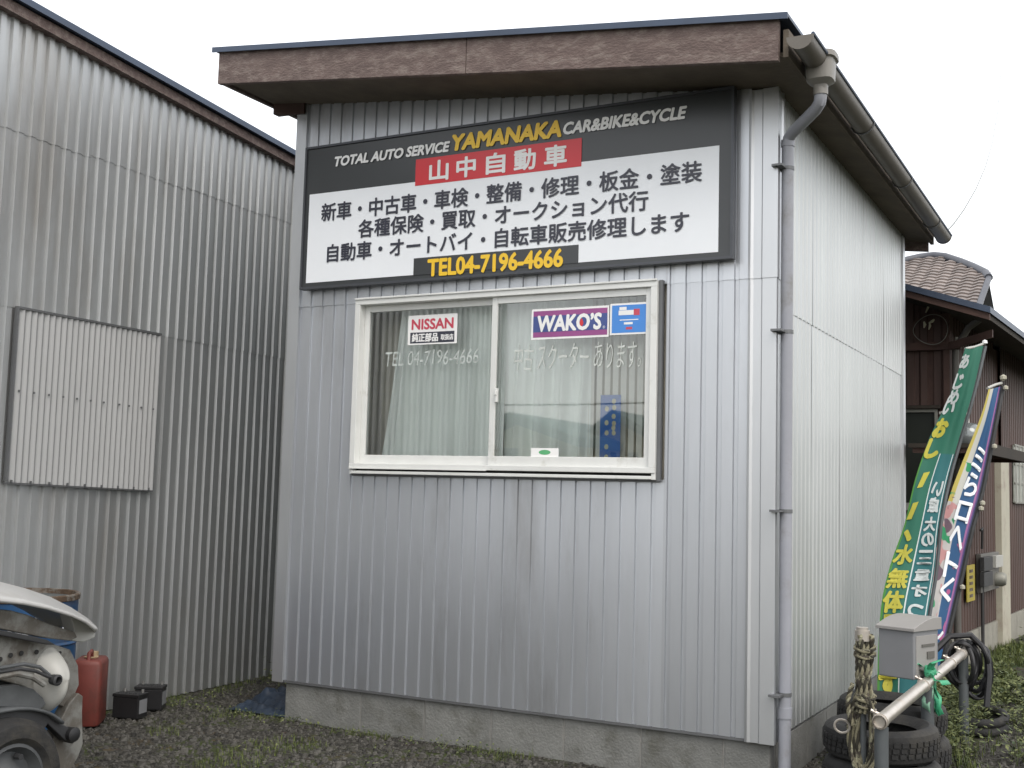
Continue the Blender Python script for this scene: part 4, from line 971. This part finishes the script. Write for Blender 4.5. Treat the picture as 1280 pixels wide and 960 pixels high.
# bonnet: near edge follows the photograph, crown rises inwards
edge_n = [cp(p) for p in ((-140,742),(-60,744),(0,751),(30,754),(60,760),(90,769),(108,777),(121,787))]
crown = [cp(p, CX-.33) for p in ((-190,708),(-100,714),(-5,728),(30,737),(62,748),(88,761),(108,774),(120,785))]
def bonnet(u, v):
    f = u*7; i = min(int(f), 6); t = f-i
    a = edge_n[i].lerp(edge_n[i+1], t); c = crown[i].lerp(crown[i+1], t)
    if v < .3:
        w = v/.3; return Vector((a.x + (c.x-a.x)*w, a.y + (c.y-a.y)*w, a.z + (c.z-a.z)*math.sin(w*math.pi/2)))
    w = (v-.3)/.7; x = c.x - .26*w
    return Vector((x, c.y, c.z + .004*math.sin(math.pi*w) - .02*w*w))
MB().grid(bonnet, 42, 20).build('bonnet', M['carwhite'], car, smooth=True, solid=.012)
def plate(pts, x, mt, name, th=.02, smooth=False, bevel=.004):
    q = [px(p, 0, x) for p in pts]; n = len(q)
    mb = MB(); mb.add([tuple(p) for p in q] + [(p.x-th, p.y, p.z) for p in q], [tuple(range(n))[::-1], tuple(range(n, 2*n))] + [(i, (i+1) % n, n+(i+1) % n, n+i) for i in range(n)])
    return mb.build(name, mt, car, bevel=bevel)
# upper inner fender rail, grey-white band
plate([(-150,762),(0,762),(14,763),(37,769),(62,780),(94,790),(97,797),(88,801),(60,798),(30,792),(0,786),(-150,780)], CX-.08, M['carinner'], 'fender_rail', .05)
# dark seam and inner apron with round holes
plate([(-150,786),(0,787),(45,796),(60,800),(70,806),(60,806),(0,794),(-150,794)], CX-.07, M['carblack'], 'seam_gap', .02)
apr = plate([(-150,790),(0,792),(40,800),(70,806),(88,812),(98,832),(99,856),(92,872),(84,885),(70,880),(48,868),(30,858),(0,850),(-150,850)], CX-.12, M['carinner'], 'inner_apron', .03)
for c in ((-14,826),(0,824),(13,819),(26.5,816.5),(45.5,815),(75,815.5),(-30,828)):
    q = px(c, 0, CX-.115); r0 = .0085 if c[0] < 60 else .005
    MB().lathe([(r0,0),(r0,.003),(r0*.6,.004),(0,.004)], q, 12, 'x').build('hole_plug', M['dark'], apr)
# chalky white lamp bucket: bulged shell
ctr = px((84,855), 0, CX-.03)
lb = MB(); 
def bucket(u, v):
    a = 2*math.pi*u; r = v
    ex = (.045 if math.cos(a) > 0 else .075); ez = .125
    y = ctr.y + ex*r*math.cos(a) ; z = ctr.z + ez*r*math.sin(a) + .01
    return Vector((CX-.03 - .11*r**2.2 + .01*math.sin(3*a)*r, y, z))
lb.grid(bucket, 36, 10); lb.build('lamp_bucket', M['lamphouse'], car, smooth=True, solid=.004)
q = px((70.5,850), 0, CX-.02); MB().lathe([(.018,-.02),(.020,.008),(.013,.012),(.012,-.01),(0,-.01)], q, 16, 'x').build('lamp_socket', M['carblack'], car, smooth=True)
# wiring / hose lines sweeping across
def carline(pts, x, r, mt, nm='wiring'): MB().tube([px(p, 0, x) for p in pts], r, 8).build(nm, mt, car, smooth=True)
carline([(-60,850),(-20,843),(0,840),(25,836),(45,839),(58,845),(70,849)], CX-.03, .006, M['carblack'])
carline([(-60,838),(-20,836),(0,835),(30,830),(50,834),(64,846)], CX-.05, .007, M['cargrey'])
carline([(-60,862),(0,846),(20,842),(40,846),(55,856)], CX-.03, .010, M['carinner'], 'wheelarch_lip')
# wheel-arch liner: grey arc
WC = px((10,1003), 0, CX); WRd = .212
lin = MB(); 
def liner(u, v):
    a = math.radians(42 + 146*u); R_ = WRd + .10 + .015*math.sin(a*3)
    return Vector((CX-.03-.22*v, WC.y + R_*math.cos(a), WC.z + (R_)*math.sin(a)))
lin.grid(liner, 30, 4); lin.build('wheelarch_liner', M['cargrey'], car, smooth=True, solid=.01)
plate([(-150,856),(0,858),(22,856),(42,861),(54,872),(58,880),(50,888),(30,884),(0,884),(-150,890)], CX-.07, M['cargrey'], 'liner_panel', .03)
plate([(0,889),(30,884),(52,888),(68,901),(84,908),(96,920),(92,930),(82,926),(60,905),(52,918),(30,903),(0,905)], CX-.05, M['carblack'], 'lower_arm', .04)
plate([(86,880),(98,866),(104,870),(103,890),(104,930),(98,946),(90,960),(72,985),(60,985),(62,935),(74,905)], CX-.10, M['carinner'], 'bumper_bracket', .05)
plate([(88,768),(104,775),(120,787),(119,797),(104,803),(90,801),(94,790)], CX-.12, M['lamphouse'], 'bonnet_corner', .06)
q = px((91,918), 0, CX-.04); MB().lathe([(.024,-.03),(.026,.01),(.014,.016),(0,.016)], q, 14, 'x').build('bush', M['batt'], car, smooth=True)
# wheels
def wheel(c, side=1):
    w = bpy.data.objects.new('wheel', None); COL.objects.link(w); w.parent = car; w.matrix_parent_inverse = Matrix.Translation(-car.location)
    R_ = WRd; r_ = R_*.62; h = .085
    prof = [(r_,-h),(r_+.02,-h),(R_-.02,-h*.95),(R_,-h*.6),(R_,h*.6),(R_-.02,h*.95),(R_-.035,h),(r_+.02,h),(r_,h*.8),(r_,-h)]
    MB().lathe(prof, c, 40, 'x').build('tyre', M['rubber'], w, smooth=True)
    MB().lathe([(r_+.002,h*.8),(r_-.01,h*.85),(r_-.03,h*.4),(.07,h*.55),(.05,h*.8),(0,h*.8)], c, 32, 'x')  .build('rim', M['cargrey'], w, smooth=True)
    for k in range(5):
        a = k*1.2566; MB().lathe([(.012,h*.6),(.010,h*.9),(0,h*.9)], (c[0], c[1]+.09*math.cos(a), c[2]+.09*math.sin(a)), 8, 'x').build('wheel_nut', M['carblack'], w)
wheel((CX-.06, WC.y, WRd)); wheel((CX-.06, WC.y-2.3, WRd)); wheel((CX-1.32, WC.y, WRd)); wheel((CX-1.32, WC.y-2.3, WRd))
# rest of the body, out of the picture to the left
by = edge_n[0].y
prof = [(by-.15,.16),(by-.15,.80),(by-.62,.86),(by-.95,1.36),(by-2.1,1.40),(by-2.75,1.0),(by-3.0,.95),(by-3.02,.22)]
prof = [(a_, b_) for a_, b_ in prof]
MB().prism(prof, 0, CX-1.38, CX).build('body', M['carwhite'], car, bevel=.03)
MB().prism([(by-.66,.90),(by-.97,1.31),(by-1.5,1.33),(by-1.5,.90)], 0, CX-1.0, CX+.003).build('side_window', M['carglass'], car)
MB().prism([(by-1.56,.90),(by-1.56,1.33),(by-2.05,1.33),(by-2.5,.98),(by-2.5,.90)], 0, CX-1.0, CX+.003).build('side_window', M['carglass'], car)
fe = MB().box((CX-1.25,by-.15,.16),(CX-.16,cp((84,850)).y,.60)).build('engine_bay', M['carblack'], car)

# ------------------------------------------------------------------ blue drum
dz = .69; de = px((98,741), 2, dz)
drc = .255
vd = Vector((de.x-CAM.x, de.y-CAM.y, 0)).normalized(); left_ = Vector((-vd.y, vd.x, 0))
dc = Vector((de.x, de.y, 0)) + left_*drc*.985 + vd*.04
drum = thing('oil_drum', 'blue oil drum with a rusty rim and white lettering behind the white car', 'drum', tuple(dc))
DR = drc
MB().lathe([(DR-.004,0),(DR,.01),(DR,.22),(DR+.008,.23),(DR,.24),(DR,.45),(DR+.008,.46),(DR,.47),(DR,dz-.03)], dc, 48).build('body', M['drumblue'], drum, smooth=True)
MB().lathe([(DR,dz-.032),(DR+.007,dz-.028),(DR+.008,dz-.006),(DR+.002,dz),(DR-.012,dz-.002),(DR-.014,dz-.025)], dc, 48).build('rim', M['rust'], drum, smooth=True)
MB().lathe([(DR-.012,dz-.024),(0,dz-.024)], dc, 40).build('lid', M['drumtop'], drum)
a0 = math.atan2(CAM.y-dc.y, CAM.x-dc.x)
fit_text('SODKLX', lambda u, v: dc + Vector(((DR+.010)*math.cos(u), (DR+.010)*math.sin(u), v)), a0-.62, a0+1.0, .515, .600, M['signwhite'], drum, wbold=(.014,.004))
# ------------------------------------------------------------------ red jerry can
jr = px((131,903), 2, 0); jl = Vector((jr.x-.155, jr.y-.055, 0))
can = thing('jerry_can', 'faded red fuel can standing between the white car and the batteries', 'fuel can', tuple(jl))
jx, jy = (jr.x-.09), (jr.y-.02); ax = Vector((.80,.60,0)); ay = Vector((-.60,.80,0)); cj = Vector((jr.x,jr.y,0)) - ax*.085 + ay*.0
bd = MB(); rings = [(.068,.105,0),(.074,.110,.010),(.074,.110,.302),(.068,.104,.318),(.060,.096,.325)]
o = 0
for hx_, hy_, z in rings:
    for k in range(24):
        a = 2*math.pi*k/24; c, s2 = math.cos(a), math.sin(a)
        p = cj + ax*(hx_*math.copysign(abs(c)**.28, c)) + ay*(hy_*math.copysign(abs(s2)**.28, s2)); bd.v.append((p.x, p.y, z))
for i in range(len(rings)-1):
    for k in range(24): bd.f.append((i*24+k, i*24+(k+1) % 24, (i+1)*24+(k+1) % 24, (i+1)*24+k))
bd.f.append(tuple(range(24))[::-1]); bd.f.append(tuple(len(bd.v)-24+k for k in range(24)))
bd.build('body', M['canred'], can, smooth=True)
MB().tube([cj+ay*.05+Vector((0,0,.32)), cj+ay*.05+Vector((0,0,.35))], .026, 14).build('cap', M['cantop'], can, smooth=True)
MB().tube([cj-ay*.075+Vector((0,0,.315)), cj-ay*.065+Vector((0,0,.355)), cj+ay*.0+Vector((0,0,.36)), cj+ay*.015+Vector((0,0,.315))], .010, 8).build('handle', M['canred'], can, smooth=True)
MB().lathe([(.034,.326),(.036,.331),(.028,.334),(.024,.329)], (cj.x,cj.y,0), 16).build('collar', M['cantop'], can, smooth=True)
# ------------------------------------------------------------------ batteries
def battery(c, ang, label):
    t = thing('car_battery', label, 'battery', c, 'old batteries by the shed wall')
    t.rotation_euler = (0,0,ang); t.scale = (.74,.74,.78)
    def ch(mb, nm, mt, bv=0):
        o = mb.build(nm, mt, None, bevel=bv); o.parent = t
    ch(MB().box((-.10,-.065,0),(.10,.065,.135)), 'case', M['batt'], .004); ch(MB().box((-.104,-.069,.136),(.104,.069,.158)), 'lid', M['batt'], .004)
    for x in (-.07,.07): ch(MB().lathe([(.011,.158),(.010,.178),(0,.178)], (x,.04,0), 10), 'terminal', M['lead'])
    ch(MB().box((.101,-.05,.03),(.1025,.05,.12)), 'label_plate', M['battlabel'])
    for k in range(6): ch(MB().lathe([(.010,.158),(.009,.164),(0,.164)], (-.075+k*.03,-.03,0), 8), 'filler_cap', M['carblack'])
q1 = px((151,898), 2, 0); q2 = px((182,888), 2, 0)
battery((q1.x,q1.y+.06,0), math.radians(15), 'black car battery with a grey end label next to the red fuel can')
battery((q2.x-.03,q2.y+.06,0), math.radians(30), 'black car battery farther from the red fuel can, against the shed')
# ------------------------------------------------------------------ crumpled tarpaulin at the corner
tq = px((333,885), 2, .03)
tp = MB(); tp.grid(lambda u, v: Vector((tq.x-.26+.50*u, tq.y-.02+.42*v, max(0, -.004 + (math.sin(math.pi*u)*math.sin(math.pi*v))**.5*(.03 + .11*abs(noise.noise(Vector((u*3.1+v,v*3.7,1)))) + .07*abs(noise.noise(Vector((u*7-v*4,v*8+u*3,4)))))))), 50, 40)
tag(tp.build('tarpaulin', M['tarp'], smooth=True), 'crumpled dark blue tarpaulin on the gravel at the left corner of the office', 'tarpaulin')

# ------------------------------------------------------------------ gravel, grass, weeds
def free(x, y):
    if -2.70 < x < .0 and .0 < y < 3.3: return False
    if x < -3.57 - .05*(y-.4): return False
    if x < -1.85 and y < WC.y+.1 and x > -3.5: return False
    return True
st = MB()
def pebble(x, y, r):
    c = Vector((x, y, gh(x, y)-.010)); a = random.uniform(0,3); n = 5
    sx_, sy_, sz_ = r*random.uniform(.7,1.3), r*random.uniform(.7,1.3), r*random.uniform(.5,.9)
    o = len(st.v)
    for k in range(n):
        an = a + 2*math.pi*k/n; st.v.append((c.x + sx_*math.cos(an), c.y + sy_*math.sin(an), c.z - .2*r))
    for k in range(n):
        an = a + .3 + 2*math.pi*k/n; q = random.uniform(.55,.85); st.v.append((c.x + q*sx_*math.cos(an), c.y + q*sy_*math.sin(an), c.z + sz_*random.uniform(.7,1.1)))
    for k in range(n): st.f.append((o+k, o+(k+1) % n, o+n+(k+1) % n, o+n+k))
    st.f.append(tuple(o+n+k for k in range(n)))
for _ in range(26000):
    x, y = random.uniform(-3.7, .4), random.uniform(-1.8, 1.6)
    if free(x, y): pebble(x, y, random.choice((.004,.005,.006,.007,.009,.012)))
for _ in range(9000):
    x, y = random.uniform(.0, 1.6), random.uniform(.3, 4.0)
    if free(x, y) and noise.noise(Vector((x*1.5,y*1.5,8))) > -.15: pebble(x, y, random.choice((.005,.007,.009,.012)))
for _ in range(420):
    x, y = random.uniform(-3.6, .2), random.uniform(-1.7, 1.2)
    if free(x, y): pebble(x, y, random.uniform(.012, .024))
for _ in range(120):
    x, y = random.uniform(.3, 1.5), random.uniform(.6, 3.0)
    if free(x, y): pebble(x, y, random.uniform(.012, .026))
stuff(st.build('gravel', M['stone']), 'grey crushed stone scattered over the yard', 'gravel')
gr = MB()
def blade(x, y, h, w):
    a = random.uniform(0, 6.28); ln = random.uniform(.1,.6)*h; dx, dy = math.cos(a), math.sin(a); z = gh(x,y)-.012
    gr.v += [(x-dy*w, y+dx*w, z), (x+dy*w, y-dx*w, z), (x+dx*ln*.5+dy*w*.6, y+dy*ln*.5-dx*w*.6, z+h*.6), (x+dx*ln*.5-dy*w*.6, y+dy*ln*.5+dx*w*.6, z+h*.6), (x+dx*ln, y+dy*ln, z+h)]
    o = len(gr.v)-5; gr.f += [(o,o+1,o+2,o+3), (o+3,o+2,o+4)]
cnt = 0
for _ in range(60000):
    x, y = random.uniform(-3.65, .2), random.uniform(-1.7, 2.4)
    if not free(x, y): continue
    d = noise.noise(Vector((x*2.0, y*2.0, 5))) + .5*noise.noise(Vector((x*6,y*6,2)))
    edge = (abs(y) < .10 and x < 0) or (x < -3.45)
    if d > (.02 if edge else .34): blade(x, y, random.uniform(.010,.035) + (.02 if edge and random.random() < .2 else 0), .0016); cnt += 1
for _ in range(70000):
    x, y = random.uniform(.0, 3.0), random.uniform(.9, 8.5)
    if (x < .25 and y > 4.2): continue
    if x < .02 and y < 3.3: continue
    d = noise.noise(Vector((x*1.6, y*1.6, 5)))
    if abs(x-ic.x) < .24 and ic.y-.7 < y < ic.y-.15 and random.random() < .75: continue
    if d > -.10 - .05*(y-1.5) and noise.noise(Vector((x*2.3, y*1.1, 40))) < .22: blade(x, y, random.uniform(.02,.08), .0028)
stuff(gr.build('grass', M['grass']), 'short green grass and moss growing through the gravel', 'grass')
wd = MB()
def weed(x, y, h, n, lw):
    z = gh(x,y)-.01
    for k in range(n):
        t = random.random()**.7; a = random.uniform(0,6.28); r = random.uniform(.01,.09)*(.6+t)
        c = Vector((x + r*math.cos(a), y + r*math.sin(a), z + h*t)); d = Vector((math.cos(a), math.sin(a), random.uniform(-.5,.8))).normalized(); s = d.cross(Vector((random.uniform(-.4,.4),random.uniform(-.4,.4),1))).normalized()
        l = lw*random.uniform(1.4,2.6); w = lw*random.uniform(.4,.7)
        o = len(wd.v); wd.v += [tuple(c), tuple(c+d*l*.5+s*w), tuple(c+d*l), tuple(c+d*l*.5-s*w)]; wd.f.append((o,o+1,o+2,o+3))
    for k in range(3):
        a = random.uniform(0,6.28); o = len(wd.v); wd.v += [(x-.002,y,z),(x+.002,y,z),(x+.03*math.cos(a),y+.03*math.sin(a),z+h)]; wd.f.append((o,o+1,o+2))
for _ in range(300):
    x, y = random.uniform(.45,1.15), random.uniform(1.2,3.2)
    if noise.noise(Vector((x*3, y*2, 12))) < -.12: continue
    if abs(x-ic.x) < .28 and ic.y-.75 < y < ic.y+.26: continue
    weed(x, y, random.uniform(.05,.20), 26, .014)
for _ in range(150):
    x, y = random.uniform(.35,.62), random.uniform(1.0,2.2); weed(x, y, random.uniform(.10,.26), 24, .013)
for _ in range(220):
    x, y = random.uniform(.3,2.2), random.uniform(3.0,7.5)
    if x > .3 + .075*(y-4.2) and noise.noise(Vector((x*2.3, y*1.1, 40))) < .15: weed(x, y, random.uniform(.04,.16), 22, .02)
for _ in range(26):
    weed(random.uniform(-3.3,-2.75), random.uniform(.6,1.6), random.uniform(.06,.22), 26, .013)
for _ in range(60):
    x = random.uniform(-3.52,-1.2); y = random.choice((random.uniform(-.10,.0), random.uniform(-.9,.6)))
    if free(x, y): weed(x, y, random.uniform(.012,.045), 12, .009)
stuff(wd.build('weeds', M['leaf']), 'leafy green weeds growing round the pipe barrier and along the walls', 'weeds')

# ------------------------------------------------------------------ across the street: what the window reflects
def mirror(p, d): q = px(p, 1, d); return Vector((q.x, -d, q.z))
def opp_house(lab, el, pk, er, d, base_l, base_r, mt):
    a, c, b = mirror(el, d), mirror(pk, d), mirror(er, d)
    t = thing('house', lab, 'house', (c.x, -d-3, 0), 'houses across the yard')
    x0, x1 = mirror(base_l, d).x, mirror(base_r, d).x
    MB().prism([(x0,0),(x1,0),(x1,b.z+.1),(c.x,c.z-.25),(x0,a.z+.1)], 1, -d-7, -d).build('wall', mt, t)
    MB().prism([(a.x,a.z),(c.x,c.z),(b.x,b.z),(b.x,b.z-.2),(c.x,c.z-.22),(a.x,a.z-.2)], 1, -d-7.4, -d+.5).build('roof', M['opp_roof'], t)
    w = (x1-x0)
    for k in (.25,.62): MB().box((x0+w*k,-d,1.0),(x0+w*(k+.16),-d+.05,2.2)).build('window', M['opp_win'], t)
opp_house('cream gabled house across the yard, seen only in the window reflection', (595,545), (650,517), (735,548), 18, (602,560), (720,560), M['opp_wall'])
opp_house('second cream gabled house across the yard, right of the first in the reflection', (735,548), (776,514), (822,540), 20, (742,560), (815,560), M['opp_wall'])
opp_house('low house far across the yard at the left of the reflection', (420,565), (455,548), (500,562), 26, (425,565), (495,565), M['opp_wall'])
def upole(x, lab):
    t = thing('utility_pole', lab, 'pole', (x,-15,0), 'utility poles across the yard')
    MB().tube([(x,-15,-.1),(x,-15,7.5)], [.15,.10], 12).build('pole', M['woodpole'], t, smooth=True)
    MB().box((x-.7,-15.05,6.6),(x+.7,-14.95,6.72)).build('crossarm', M['postgrey'], t)
z1 = mirror((640,507), 15).z
upole(-30, 'concrete utility pole far left across the yard'); upole(14, 'concrete utility pole far right across the yard')
tag(MB().tube([(-30,-15,z1+.6),(-20,-15,z1+.1),(-8,-15,z1),(4,-15,z1+.15),(14,-15,z1+.8)], .016, 6).build('overhead_line', M['blackcable']), 'black overhead line strung across the yard in front of the houses', 'cable')
